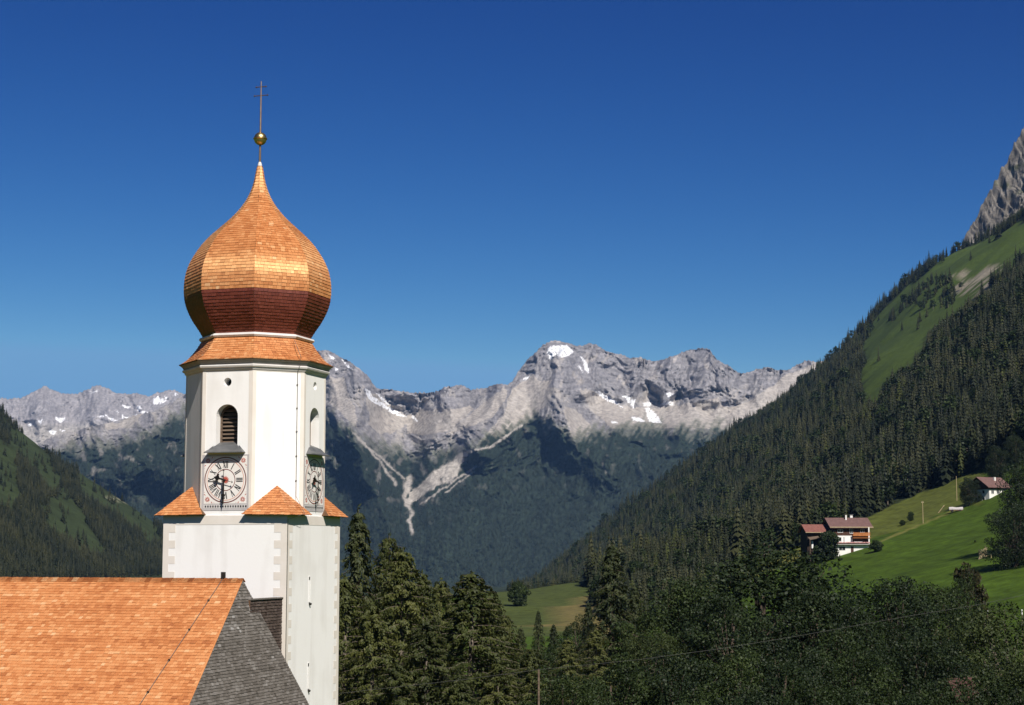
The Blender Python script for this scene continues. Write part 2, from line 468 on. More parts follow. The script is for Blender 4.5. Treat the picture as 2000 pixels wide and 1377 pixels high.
# ------------------------------------------------------------------ the ground: one sheet from behind the camera to beyond the mountains
_VY = np.array([-6000, -800, -120, 0, 22, 55, 80, 200, 350, 480, 600, 760, 1000, 1600, 2400, 4200, 14000], float)
_VZ = np.array([500, 60, 3, -1.7, -4.5, -13, -14, -16, -19.5, -22.5, -22.0, -24, -34, -46, -56, -92, -110], float)
def _mplane():
    P = np.array([(107, 560, -1.2), (163, 600, 16.8), (82, 400, -12.4), (110.6, 380, -10.6), (135, 470, -3.5), (76, 600, -9.5), (142, 640, 13.5)])
    A = np.c_[P[:, :2], np.ones(len(P))]
    return np.linalg.lstsq(A, P[:, 2], rcond=None)[0]
MPL = _mplane()
def smax(a, b, k):
    h = np.clip(0.5 + 0.5 * (a - b) / k, 0, 1)
    return b * (1 - h) + a * h + k * h * (1 - h)

def H(x, y):
    x = np.asarray(x, float); y = np.asarray(y, float)
    z = np.interp(y, _VY, _VZ)
    z = z + 6.5 * np.exp(-((x - 12) / 90) ** 2 - ((y - 690) / 110) ** 2)
    z = z + 1.2 * perlin(x / 60, y / 60, 5) * sstep(90, 200, y)
    # meadow slope with the two farms
    mp = MPL[0] * x + MPL[1] * y + MPL[2] + 0.8 * perlin(x / 25, y / 25, 9)
    mp = mp - 0.5 * np.maximum(y - 720, 0) - 0.6 * np.maximum(230 - y, 0)
    mp = np.minimum(mp, 60)
    z = smax(z, mp, 8)
    # mountainside on the right
    yc = np.clip(y, 520, 2400)
    hill = 0.736 * (x - (170.6 - 0.0344 * yc))
    big = fbm(x / 260, y / 260, 4, 21)
    hill = hill + (10 + 14 * sstep(800, 1600, y)) * big * sstep(0, 60, hill)
    end = 2400 + 60 * perlin(x / 180, y * 0 + 3.3, 31)
    hill = hill + 30 * np.exp(-((x - 545) / 100) ** 2) * sstep(1650, 2250, y)
    hill = hill - 0.9 * np.maximum(y - end, 0) - 0.9 * np.maximum(360 - y, 0)
    hill = 900 - smax(900 - hill, 0 * hill + 60, 120)
    z = smax(z, hill, 14)
    # mountainside on the left
    lh = 0.705 * (-x - 399) + 0.0 * y
    lh = lh + 16 * fbm(x / 200 + 7, y / 200, 4, 41) * sstep(0, 50, lh)
    lh = lh - 0.8 * np.maximum(y - (2200 + 60 * perlin(x / 150, y * 0 + 1.3, 33)), 0) - 0.5 * np.maximum(700 - y, 0)
    lh = 700 - smax(700 - lh, 0 * lh + 60, 120)
    z = smax(z, lh, 14)
    return z

def hit(u, v, y0=60.0, y1=3200.0):
    """where the sight line of a photograph pixel meets the ground"""
    dx, dz = rays(u, v)
    ys = np.geomspace(y0, y1, 1600)
    d = dz * ys - H(dx * ys, ys)
    k = np.where(d < 0)[0]
    if len(k) == 0:
        return None
    k = max(k[0], 1)
    t = d[k - 1] / (d[k - 1] - d[k])
    yy = ys[k - 1] + t * (ys[k] - ys[k - 1])
    return float(dx * yy), float(yy), float(H(dx * yy, yy))

def at(u, Y):
    """ground point below image column u at distance Y"""
    x = (u - CU) / F * Y * CP
    return float(x), float(Y), float(H(x, Y))

ALM = [(2100, 395), (1990, 438), (1870, 489), (1831, 513), (1798, 542), (1755, 575), (1711, 618), (1684, 671), (1692, 705), (1678, 735), (1690, 760), (1676, 790), (1712, 782), (1733, 747), (1746, 728),
       (1779, 717), (1798, 691), (1809, 661), (1830, 640), (1853, 617), (1884, 603), (1900, 582), (1939, 559), (1972, 535), (2000, 512), (2120, 420)]
LOWM_EDGE_U = np.array([1150, 1200, 1400, 1432, 1500, 1575, 1640, 1700, 1740, 1800, 1850, 1885, 1925, 2050, 2300], float)
LOWM_EDGE_V = np.array([1172, 1235, 1210, 1128, 1092, 1066, 1040, 1008, 988, 962, 944, 928, 915, 880, 800], float)

def seg_band(u, v, pts, w):
    d = np.full(np.shape(u), 1e9)
    for a, b in zip(pts[:-1], pts[1:]):
        d = np.minimum(d, seg_dist(u, v, a, b))
    return d < w

def ground_cols(x, y, z):
    u, v = project(x, np.maximum(y, 5), z)
    n1 = fbm(x / 22, y / 22, 4, 51)[:, None]; n2 = fbm(x / 90, y / 90, 3, 61)[:, None]
    grass = np.array([0.048, 0.082, 0.0085]) * (1 + 0.30 * n1 + 0.28 * n2 + 0.22 * fbm(x / 5, y / 9, 3, 53)[:, None])
    dry = np.array([0.115, 0.115, 0.030]) * (1 + 0.25 * n1)
    alm = np.array([0.062, 0.092, 0.018]) * (1 + 0.25 * n1 + 0.2 * n2)
    floor = np.array([0.024, 0.032, 0.012]) * (1 + 0.4 * n1)
    scar = np.array([0.26, 0.23, 0.17]) * (1 + 0.3 * n1)
    c = np.where((y < 760)[:, None], grass, floor)
    # forest on both mountainsides
    hill_r = (((x > 120) & (y > 560)) | ((u > 1150) & (u < 1440) & (y > 420))) & (v < np.interp(u, LOWM_EDGE_U, LOWM_EDGE_V))
    c = np.where(hill_r[:, None], floor, c)
    # upper, steeper bank above the farm: drier grass
    bank_u = np.array([1400, 1500, 1575, 1620, 1700, 1780, 1860, 1900]); bank_v = np.array([1160, 1115, 1080, 1066, 1052, 1030, 992, 985])
    bank = (x > 40) & (y > 430) & (v < np.interp(u, bank_u, bank_v)) & (v > np.interp(u, LOWM_EDGE_U, LOWM_EDGE_V)) & (u > 1390) & (u < 1920)
    c = np.where(bank[:, None], 0.55 * dry + 0.45 * grass, c)
    lowbank = seg_band(u, v, [(1400, 1152), (1500, 1108), (1580, 1075)], 9) & (y > 430)
    c = np.where(lowbank[:, None], dry, c)
    wu, wv = u + 12 * perlin(x / 40, y / 40, 71), v + 10 * perlin(x / 40 + 9, y / 40, 72)
    inalm = in_poly(wu, wv, ALM) & (y > 1000)
    c = np.where(inalm[:, None], alm, c)
    sc = in_poly(wu, wv, [(1845, 552), (1880, 535), (1905, 525), (1955, 520), (1950, 555), (1915, 575), (1870, 572)]) & (y > 1000) & (n1[:, 0] > -0.05)
    c = np.where(sc[:, None], scar, c)
    # valley meadow in the middle, with a drier field on its right
    cm = (y > 440) & (y < 760) & (u > 940) & (u < 1200)
    c = np.where(cm[:, None], np.array([0.058, 0.074, 0.020]) * (1 + 0.25 * n1), c)
    dm = in_poly(u, v, [(1060, 1205), (1150, 1162), (1200, 1160), (1200, 1240), (1060, 1225)]) & (y > 420) & (y < 760)
    c = np.where(dm[:, None], np.array([0.135, 0.112, 0.042]) * (1 + 0.15 * n1), c)
    # left mountainside: meadows between the woods
    lm = LEFT_MEADOW(wu, wv) & (x < -300) & (y > 900)
    c = np.where(lm[:, None], np.array([0.034, 0.047, 0.017]) * (1 + 0.4 * n1 + 0.35 * n2), c)
    grass_like = (y > 300) & (y < 760) & (x > 40)
    c = np.where(grass_like[:, None], c * (1 + 0.10 * np.sin(z * 3.1 + 2.5 * n2[:, 0]))[:, None], c)
    tk = seg_band(u, v, [(1706, 1063), (1760, 1041), (1830, 1011), (1880, 991)], 2.0) & (y > 300) & (y < 760)
    c = np.where(tk[:, None], dry * 1.2, c)
    rd = seg_band(u, v, [(128, 972), (180, 974), (242, 977)], 2.2) & (x < -300)
    c = np.where(rd[:, None], np.array([0.20, 0.20, 0.13]), c)
    return np.clip(c, 0.004, 0.9)

LM_POLYS = [[(20, 838), (60, 850), (95, 890), (120, 945), (118, 965), (95, 960), (70, 920), (40, 900), (10, 890)],
            [(80, 985), (125, 960), (150, 985), (185, 1050), (215, 1090), (180, 1092), (130, 1055), (95, 1040)],
            [(150, 925), (180, 925), (240, 965), (300, 1020), (318, 1060), (290, 1070), (255, 1030), (225, 1000), (190, 985), (160, 975)],
            [(-60, 840), (0, 850), (30, 900), (40, 980), (20, 1000), (-60, 985)]]
def LEFT_MEADOW(u, v):
    r = np.zeros(np.shape(u), bool)
    for p_ in LM_POLYS:
        r |= in_poly(u, v, p_)
    return r

def build_ground():
    xs = np.unique(np.r_[-14000, -9000, -6000, -4000, -3000, -2200, -1600, np.arange(-1300, -900, 25), np.arange(-900, 40, 9), np.arange(40, 270, 2.2), np.arange(270, 1000, 9),
                         np.arange(1000, 1500, 25), 1600, 2200, 3000, 4000, 6000, 9000, 14000])
    ys = np.unique(np.r_[-6000, -3000, -1500, -800, -400, np.arange(-200, 300, 8), np.arange(300, 720, 3.5), np.arange(720, 2500, 9), np.arange(2500, 3200, 20), 3400, 3700, 4000, 4600, 6000, 9000, 14000])
    X, Y = np.meshgrid(xs, ys)
    Z = H(X.ravel(), Y.ravel())
    V = np.c_[X.ravel(), Y.ravel(), Z]
    cols = ground_cols(V[:, 0], V[:, 1], V[:, 2])
    me = big_mesh('ground', V, grid_faces(len(ys), len(xs)), M['ground'], cols)
    o = link('ground', me, kind='structure')
    return o
build_ground()

# ------------------------------------------------------------------ the limestone massif across the valley
def mountain(name, u0, u1, du, crest, v_foot, y_foot, y_crest, nrow, bumps, colour, gpow=1.0, seed=0, amp=1.0, calm=None, spurs=()):
    us = np.arange(u0, u1 + du, du)
    cu = np.array([c[0] for c in crest], float); cv = np.array([c[1] for c in crest], float)
    vc = np.interp(us, cu, cv)
    vc = vc + 4.2 * fbm(us / 8.0, us * 0 + seed, 3, seed + 3, ridged=True) + 3.4 * fbm(us / 26.0, us * 0 + seed, 2, seed + 4)
    t = np.linspace(0, 1, nrow) ** 0.9
    U = np.repeat(us[None, :], nrow, 0); T = np.repeat(t[:, None], len(us), 1)
    Vp = v_foot + (vc[None, :] - v_foot) * T
    wu = U + 26 * fbm(U / 60, Vp / 60, 2, seed + 7); wv = Vp + 26 * fbm(U / 60 + 5, Vp / 60, 2, seed + 8)
    G = (v_foot - Vp) / (v_foot - cv.min())               # height on the face, the same for every column
    D = y_foot + (y_crest - y_foot) * G ** gpow
    rel = 120 * fbm(wu / 120, wv / 170, 3, seed + 11, ridged=True) + 70 * fbm(wu / 40, wv / 50, 3, seed + 13, ridged=True) \
        + 24 * fbm(wu / 13, wv / 17, 3, seed + 15, ridged=True) + 15 * fbm(wu / 5, wv / 5, 2, seed + 17) + 10 * perlin(wu / 60, wv / 7, seed + 23)
    fade = 0.35 + 0.65 * sstep(0.25, 0.7, G)
    calm_f = 1.0
    if calm is not None:                                  # scree lies smooth
        k = np.zeros(U.shape)
        for p_ in calm:
            k = np.maximum(k, in_poly(U, Vp, p_).astype(float))
        for _ in range(30):
            k = (k + np.roll(k, 1, 0) + np.roll(k, -1, 0) + np.roll(k, 1, 1) + np.roll(k, -1, 1)) / 5
        calm_f = 1 - 0.8 * k
    mean = rel.mean()
    D = D - (mean + (rel - mean) * calm_f) * fade * amp
    for pts, a, w in spurs:                               # buttresses: ridges that stand out towards the valley with a facet on either side
        d = np.full(U.shape, 1e9)
        for q0, q1 in zip(pts[:-1], pts[1:]):
            d = np.minimum(d, seg_dist(U * 0.55 + wu * 0.45, Vp * 0.55 + wv * 0.45, q0, q1))
        D = D - a * np.maximum(0, 1 - d / w)
    for (bu, bv, su, sv, a) in bumps:
        D = D + a * np.exp(-((U - bu) / su) ** 2 - ((Vp - bv) / sv) ** 2)
    dx, dz = rays(U, Vp)
    P = np.stack([dx * D, D, dz * D], -1)
    # the far side of the ridge falls away
    back = []
    for k in range(1, 7):
        q = P[-1].copy()
        q[:, 0] *= 1 + 0.05 * k
        q[:, 1] += 260 * k + 40 * perlin(us / 30, us * 0 + k, seed + 19)
        q[:, 2] -= 150 * k + 30 * perlin(us / 20, us * 0 + k, seed + 20)
        back.append(q)
    P = np.concatenate([P, np.array(back)], 0)
    nr = P.shape[0]
    V = P.reshape(-1, 3)
    pu, pv = project(V[:, 0], V[:, 1], V[:, 2])
    cols = colour(U, Vp, T, vc)
    cols = np.concatenate([cols, np.repeat(cols[-1:], 6, 0)], 0).reshape(-1, 3)
    me = big_mesh(name, V, grid_faces(nr, len(us)), M['rock'], np.clip(cols, 0.005, 0.95), smooth=True)
    return link(name, me, kind='structure'), P[:nrow], U, Vp

TREE_U = np.array([-300, 0, 100, 134, 208, 298, 363, 420, 500, 580, 640, 663, 690, 730, 770, 800, 830, 860, 921, 988, 1020, 1044, 1085, 1124, 1172, 1204, 1268, 1332, 1396, 1438, 1600, 2300], float)
TREE_V = np.array([960, 910, 895, 879, 873, 846, 807, 800, 800, 805, 815, 830, 852, 876, 888, 892, 892, 888, 874, 842, 827, 819, 838, 857, 848, 840, 838, 845, 845, 838, 830, 830], float)
SNOW = [[(1072, 676), (1110, 675), (1121, 686), (1104, 697), (1085, 694), (1074, 704), (1066, 690)], [(1134, 696), (1145, 705), (1151, 730), (1142, 722)], [(1128, 714), (1133, 716), (1139, 731)],
        [(1158, 764), (1178, 768), (1200, 780), (1217, 796), (1196, 786)], [(1214, 774), (1243, 781), (1238, 797), (1226, 786)], [(1254, 785), (1273, 786), (1268, 797), (1280, 808), (1292, 827), (1268, 822), (1264, 803)],
        [(1234, 815), (1258, 820), (1260, 824), (1236, 823)], [(1296, 769), (1319, 767), (1306, 782), (1318, 794), (1291, 790)], [(1190, 820), (1208, 826), (1196, 828)],
        [(712, 756), (722, 762), (728, 776), (760, 792), (797, 816), (770, 808), (730, 788), (716, 770)], [(736, 770), (745, 772), (762, 790), (748, 784)], [(804, 806), (812, 818), (816, 826), (806, 818)],
        [(664, 704), (674, 706), (690, 722), (680, 718)], [(652, 720), (662, 722), (655, 727)], [(640, 690), (655, 696), (648, 702)], [(1025, 737), (1034, 735), (1032, 741), (1024, 743)]]
SCREE = [[(1135, 760), (1165, 768), (1215, 790), (1260, 800), (1300, 795), (1360, 785), (1402, 775), (1415, 800), (1470, 780), (1545, 735), (1590, 706), (1640, 705), (1560, 790), (1440, 838), (1330, 836), (1200, 838), (1182, 828), (1150, 795)],
         [(716, 765), (745, 775), (795, 812), (816, 800), (804, 828), (770, 842), (742, 852), (722, 830)], [(938, 792), (985, 756), (992, 775), (960, 815), (900, 842), (872, 848), (905, 820)],
         [(1000, 805), (1045, 748), (1078, 742), (1062, 775), (1012, 832), (985, 845)], [(1105, 838), (1130, 845), (1165, 850), (1124, 858)],
         [(1000, 760), (1040, 735), (1085, 760), (1060, 800), (1010, 840), (965, 862), (930, 868), (985, 810)], [(640, 742), (668, 735), (690, 790), (700, 838), (672, 815), (645, 790)], [(820, 800), (870, 800), (930, 795), (880, 840), (830, 850), (790, 845)],
         [(1100, 790), (1125, 800), (1160, 840), (1128, 855), (1108, 830)], [(1460, 790), (1540, 730), (1600, 708), (1620, 720), (1500, 810), (1440, 838), (1400, 838)],
         [(200, 822), (232, 828), (262, 800), (280, 806), (255, 836), (205, 838)]]
GULLY = [([(795, 985), (812, 962), (850, 925), (882, 905), (916, 881)], 7), ([(812, 968), (848, 944), (880, 936), (893, 915)], 8), ([(792, 945), (790, 975), (802, 995), (806, 1003), (797, 1018), (805, 1040)], 4.5), ([(800, 935), (796, 960)], 8),
         ([(943, 903), (880, 945), (822, 984)], 2.6), ([(925, 922), (872, 962)], 1.8), ([(690, 845), (715, 870), (745, 905), (772, 945)], 3.2), ([(700, 860), (740, 890), (790, 935)], 2.6), ([(1020, 830), (960, 872), (905, 885)], 3.0),
         ([(1060, 750), (1020, 800), (990, 835)], 2.0),
         ([(1178, 905), (1184, 925)], 1.5, 0.4)]
FAN = [(795, 985), (800, 962), (812, 955), (850, 921), (884, 901), (917, 880), (913, 893), (895, 912), (893, 930), (876, 938), (866, 931), (848, 944), (830, 958), (812, 980)]

def massif_colour(U, V, T, vc):
    wu = U + 7 * fbm(U / 22, V / 22, 3, 201); wv = V + 7 * fbm(U / 22 + 3, V / 22, 3, 202)
    n_f = fbm(U / 5, V / 7, 3, 203)[..., None]; n_m = fbm(U / 24, V / 40, 4, 204)[..., None]
    strata = perlin(wu / 70, wv / 4.5, 205)[..., None]
    streak = fbm(wu / 9 + (V - 800) * 0.08 * np.sign(U - 1095), wv / 26, 3, 206)[..., None]
    rock = np.array([0.235, 0.226, 0.234]) * (1 + 0.5 * n_f + 0.32 * n_m + 0.3 * strata + 0.06 * streak)
    pale = np.array([0.37, 0.34, 0.315]) * (1 + 0.12 * n_f + 0.12 * streak)
    c = rock + (pale - rock) * sstep(0.15, 0.55, n_m + 0.5 * streak)
    for p_ in SCREE:
        k = in_poly(wu, wv, p_)[..., None]
        c = np.where(k, np.array([0.385, 0.35, 0.315]) * (1 + 0.16 * n_f + 0.12 * streak + 0.22 * n_m), c)
    # grass, dwarf pine and forest below the tree line, dissolving upwards into rock
    tv = np.interp(U, TREE_U, TREE_V)
    dist = (V - tv)[..., None] + 26 * n_m + 20 * streak + 8 * n_f
    alp = np.array([0.085, 0.095, 0.062]) * (1 + 0.3 * n_f)
    wood = np.array([0.022, 0.032, 0.022]) * (1 + 0.5 * n_f + 0.25 * n_m)
    left_open = sstep(880, 820, U)[..., None]
    patch = fbm(wu / 17, wv / 26, 4, 209)[..., None]
    apron = sstep(-105, -45, dist + 22 * streak) * sstep(-0.25, 0.2, n_m + 0.4 * streak)
    c = c + (np.array([0.36, 0.335, 0.305]) * (1 + 0.14 * n_f + 0.2 * streak) - c) * apron * 0.42
    c = c + (alp - c) * sstep(-24, -2, dist) * 0.75
    c = c + (wood - c) * sstep(-4, 10, dist)
    bare = sstep(0.22, 0.5, patch + 0.10 * left_open) * sstep(150, 40, dist) * sstep(-5, 5, dist)
    c = c + (np.array([0.22, 0.205, 0.185]) - c) * bare * (0.30 + 0.35 * left_open)
    for pts, w, *st_ in GULLY:
        d = np.full(U.shape, 1e9)
        for a, b in zip(pts[:-1], pts[1:]):
            d = np.minimum(d, seg_dist(wu * 0.6 + U * 0.4, wv * 0.6 + V * 0.4, a, b))
        k = (sstep(w + 0.8, w * 0.35 - 0.8, d + (2.2 + 0.35 * w) * n_f[..., 0] + 0.5 * w * patch[..., 0]))[..., None]
        c = c + (np.array([0.43, 0.395, 0.355]) * (1 + 0.15 * n_f) - c) * k * (st_[0] if st_ else 0.9)
    k = (in_poly(wu * 0.4 + U * 0.6, wv * 0.4 + V * 0.6, FAN) & ((patch[..., 0] < 0.32) | (V > 940)))[..., None]
    c = np.where(k, np.array([0.44, 0.405, 0.36]) * (1 + 0.15 * n_f + 0.15 * streak), c)
    for p_ in SNOW:
        k = (in_poly(wu * 0.8 + U * 0.2, wv * 0.8 + V * 0.2, p_) & (n_f[..., 0] < 0.28))[..., None]
        c = np.where(k, np.array([0.84, 0.85, 0.87]), c)
    return c

CREST = [(-400, 985), (-100, 930), (0, 905), (60, 872), (100, 852), (150, 838), (200, 826), (250, 812), (300, 800), (340, 782), (366, 765), (400, 748), (500, 715), (580, 692), (615, 683), (640, 681), (655, 688), (680, 702), (700, 715),
         (720, 735), (735, 754), (760, 758), (800, 764), (850, 765), (868, 753), (900, 750), (920, 758), (950, 755), (970, 747), (990, 749), (1002, 741), (1010, 726), (1030, 701), (1045, 686), (1060, 672), (1078, 664), (1095, 662),
         (1110, 668), (1135, 673), (1150, 668), (1165, 670), (1182, 683), (1215, 690), (1230, 697), (1250, 695), (1275, 703), (1300, 698), (1320, 692), (1335, 684), (1365, 676), (1385, 680), (1400, 700), (1415, 708), (1440, 722),
         (1450, 728), (1480, 718), (1500, 714), (1520, 720), (1540, 720), (1560, 708), (1580, 702), (1600, 704), (1700, 690), (1850, 720), (2100, 700), (2400, 740)]
BUMPS = [(1095, 790, 42, 75, -190), (790, 820, 70, 60, 330), (800, 930, 26, 70, 260), (1290, 800, 120, 40, 150), (920, 860, 50, 40, -160), (700, 800, 30, 80, -160), (1200, 900, 70, 70, -200), (1210, 745, 90, 45, -40), (300, 900, 80, 60, -200)]
SPURS = [([(1095, 664), (1085, 740), (1100, 800), (1124, 857)], 230, 62), ([(1045, 690), (1012, 760), (975, 830), (940, 880)], 170, 50), ([(985, 748), (960, 790), (925, 830)], 120, 34), ([(870, 752), (880, 800), (840, 850)], 120, 40),
         ([(700, 715), (706, 780), (690, 840), (720, 930)], 170, 46), ([(640, 683), (655, 760), (665, 830), (640, 900)], 170, 45), ([(1250, 697), (1242, 750), (1230, 776)], 90, 30), ([(1310, 696), (1300, 765)], 90, 26), ([(1385, 680), (1386, 740), (1362, 785)], 130, 36),
         ([(1415, 708), (1425, 770), (1402, 790)], 110, 30), ([(1500, 715), (1480, 765)], 90, 30), ([(1180, 683), (1160, 740), (1142, 765)], 100, 30), ([(1204, 840), (1180, 920), (1150, 1000), (1100, 1080)], 110, 85), ([(1044, 819), (980, 900), (900, 985), (860, 1060)], 130, 80),
         ([(1330, 845), (1300, 920), (1260, 1000)], 180, 60), ([(690, 860), (730, 960), (770, 1050)], 180, 60), ([(300, 800), (270, 860), (220, 930)], 200, 60), ([(200, 826), (180, 880), (150, 930)], 160, 45), ([(366, 765), (350, 850), (330, 930)], 170, 55)]
massif, MP, MU, MV = mountain('mountain_massif', -380, 2300, 2.1, CREST, 1150, 4500, 6400, 250, BUMPS, massif_colour, 1.0, 3, 0.8, SCREE + [FAN], SPURS)

FAR_SNOW = [[(74, 819), (86, 819), (82, 830)], [(107, 816), (128, 817), (116, 824)], [(190, 815), (205, 808), (222, 816), (234, 826), (218, 819), (205, 813)], [(226, 800), (236, 812), (250, 814), (247, 823), (238, 816)],
            [(263, 794), (272, 791), (278, 797), (268, 805)], [(240, 790), (258, 794), (250, 797)], [(296, 778), (308, 772), (326, 784), (312, 790), (300, 788)], [(318, 772), (326, 778), (324, 783)], [(96, 842), (110, 842), (106, 847), (94, 846)], [(115, 838), (126, 839), (118, 843)],
            [(176, 762), (192, 766), (184, 768)], [(262, 810), (272, 812), (262, 818)], [(340, 766), (349, 770), (344, 774)], [(52, 828), (64, 824), (60, 832)], [(275, 802), (296, 806), (280, 810)]]
def far_colour(U, V, T, vc):
    wu = U + 5 * fbm(U / 16, V / 16, 3, 301); wv = V + 5 * fbm(U / 16 + 3, V / 16, 3, 302)
    n_f = fbm(U / 4, V / 6, 3, 303)[..., None]; n_m = fbm(U / 20, V / 26, 4, 304)[..., None]
    st = fbm(wu / 5, wv / 40, 3, 306)[..., None]
    c = np.array([0.29, 0.275, 0.28]) * (1 + 0.4 * n_f + 0.3 * n_m + 0.08 * st)
    low = sstep(815, 845, V)[..., None]
    c = c + (np.array([0.36, 0.335, 0.30]) * (1 + 0.2 * n_f + 0.2 * st) - c) * low * 0.8
    for p_ in FAR_SNOW:
        k = (in_poly(wu * 1.3 - U * 0.3, wv * 1.3 - V * 0.3, p_) & (n_f[..., 0] < 0.25))[..., None]
        c = np.where(k, np.array([0.84, 0.85, 0.87]), c)
    return c
FCREST = [(-400, 790), (-200, 760), (0, 776), (40, 775), (62, 766), (85, 751), (105, 759), (125, 766), (150, 768), (170, 758), (190, 750), (205, 753), (225, 765), (265, 767), (290, 771), (310, 765), (330, 757), (345, 762), (365, 768), (420, 762), (520, 790)]
mountain('distant_range', -380, 520, 2.1, FCREST, 960, 7600, 9200, 120, [(190, 800, 25, 40, -250), (85, 800, 25, 40, -250)], far_colour, 1.0, 77)

# ------------------------------------------------------------------ the rock ridge above the alp on the right
def cliff():
    nu, nv = 230, 260
    s = np.linspace(0, 1, nu); w = np.linspace(0, 1, nv)
    S, W = np.meshgrid(s, w)
    # ridge line climbs to the right; the face drops steeply from it towards the viewer
    (ax_, az_), (bx_, bz_) = rays(1872, 498), rays(2000, 254)
    rx = 2660 * (ax_ + (bx_ - ax_) * 1.9 * S); ry = 2660 + 0 * W
    rz = 2660 * (az_ + (bz_ - az_) * 1.9 * S) + 11 * fbm(S * 9, S * 0, 3, 401, ridged=True) + 7 * fbm(S * 36, S * 0, 3, 402)
    drop = W ** 1.0 * (rz - 380 + 60)
    n = 38 * fbm(S * 3.2 + W * 1.6, W * 2.6, 4, 403, ridged=True) + 9 * fbm(S * 16 + W * 6, W * 9, 4, 404, ridged=True) + 6 * fbm(S * 50, W * 45, 3, 405)
    edge = sstep(0, 0.06, W)
    X = rx + 0.10 * drop + 6 * fbm(S * 15 + 5, W * 12, 3, 407) * edge
    Y = ry - 0.42 * drop - (n + 8) * edge * sstep(0, 0.25, W)
    Z = rz - drop
    front = np.stack([X, Y, Z], -1)
    back = []
    for k in range(1, 6):
        q = front[0].copy(); q[:, 1] += 40 * k; q[:, 2] -= 45 * k + 10 * perlin(s * 20, s * 0 + k, 411); back.append(q)
    P = np.concatenate([np.array(back[::-1]), front], 0)
    nr = P.shape[0]
    V = P.reshape(-1, 3)
    a = fbm(V[:, 0] / 14, V[:, 2] / 18, 4, 421)[:, None]; b = fbm(V[:, 0] / 45, V[:, 2] / 60, 3, 422)[:, None]
    c = np.array([0.155, 0.142, 0.125]) * (1 + 0.45 * a + 0.35 * b)
    g = sstep(0.18, 0.42, fbm(V[:, 0] / 30 + 4, V[:, 2] / 24, 4, 423))[:, None]
    c = c + (np.array([0.05, 0.062, 0.022]) - c) * g * 0.7
    dk = sstep(0.2, 0.5, -b)
    c = c * (1 - 0.35 * dk)
    me = big_mesh('rock_ridge', V, grid_faces(nr, nu)[:, ::-1], M['cliff'], np.clip(c, 0.01, 0.6), smooth=False)
    link('rock_ridge', me, kind='structure')
cliff()

# ------------------------------------------------------------------ church: shared pieces
TX, TY, TROT, ZB = -11.83, 80.16, R(-16.9), 14.0           # tower centre, turn about z, ground 14 m below eye level
rng = random.Random(11)

def shingle(bl, br, tr, tl, n, tb, tt):
    """one wedge-shaped shingle: verts and faces; butt end (bottom) thick, top tucked under the next course"""
    bl, br, tr, tl, n = Vector(bl), Vector(br), Vector(tr), Vector(tl), Vector(n)
    lo = n * -0.004
    vs_ = [bl + lo, br + lo, tr + lo, tl + lo, bl + n * tb, br + n * tb, tr + n * tt, tl + n * tt]
    return [tuple(q) for q in vs_], [(4, 5, 6, 7), (0, 1, 5, 4), (1, 2, 6, 5), (3, 0, 4, 7)]

def screen_area(vs_, xf):
    p_ = np.array([tuple(xf @ Vector(q)) for q in vs_[4:8]])
    u, v = project(p_[:, 0], p_[:, 1], p_[:, 2])
    if u.max() < 0 or u.min() > 2000 or v.max() < 0 or v.min() > 1377:
        return 0.0
    a = 0.5 * sum(u[i] * v[(i + 1) % 4] - u[(i + 1) % 4] * v[i] for i in range(4))
    return -a                                             # positive when facing the viewer (counter-clockwise from outside)

def lay(pieces, parent, mats, xf, n_single=300):
    """pieces: (verts, faces, rnd, material index). The largest in view become single parts, the rest one stuff part"""
    sc = [(screen_area(p_[0], xf), i) for i, p_ in enumerate(pieces)]
    sc.sort(reverse=True)
    single = set(i for a, i in sc[:n_single] if a > 12)
    rest = MB()
    for i, (vs_, fc, r_, mi) in enumerate(pieces):
        if i in single:
            MB().add(vs_, fc, r_).obj('shingle', mats[mi], parent)
        else:
            rest.add(vs_, fc, r_, mi)
    if rest.v:
        rest.obj('shingles', mats, parent, kind='stuff')

def flat_courses(O, ux, wy, n, left, right, e, h, wmin=0.13, wmax=0.27, tb=0.022, tt=0.004, mi=0, jit=0.012, rg=rng):
    """courses on a plane: O origin (eave), ux along the course, wy up the slope; left(w), right(w) give the ends of a course"""
    O, ux, wy = Vector(O), Vector(ux), Vector(wy)
    out = []
    k = 0
    w = 0.0
    while w < h - 0.03:
        w1 = min(w + e * 1.02, h)
        l0, r0, l1, r1 = left(w), right(w), left(w1), right(w1)
        base = rg.gauss(0, 0.06)
        a = l0 - rg.random() * wmax * 0.6
        while a < r0:
            wd = rg.uniform(wmin, wmax)
            b = a + wd
            a0, b0 = max(a + 0.004, l0), min(b - 0.004, r0)
            a1, b1 = max(a + 0.004, l1), min(b - 0.004, r1)
            if b0 - a0 > 0.02:
                if b1 <= a1:
                    a1 = b1 = min(max((a0 + b0) / 2, l1), r1)
                j = rg.uniform(-jit, jit)
                th = tb * rg.uniform(0.75, 1.3)
                r_ = min(max(rg.gauss(0.5, 0.16) + base, 0), 1)
                vs_, fc = shingle(O + ux * a0 + wy * (w + j), O + ux * b0 + wy * (w + j + rg.uniform(-0.004, 0.004)), O + ux * b1 + wy * w1, O + ux * a1 + wy * w1, n, th, tt)
                out.append((vs_, fc, r_, mi))
            a = b
        w += e
        k += 1
    return out

def lin(w0, v0, w1, v1):
    return lambda w: v0 + (v1 - v0) * (w - w0) / (w1 - w0)

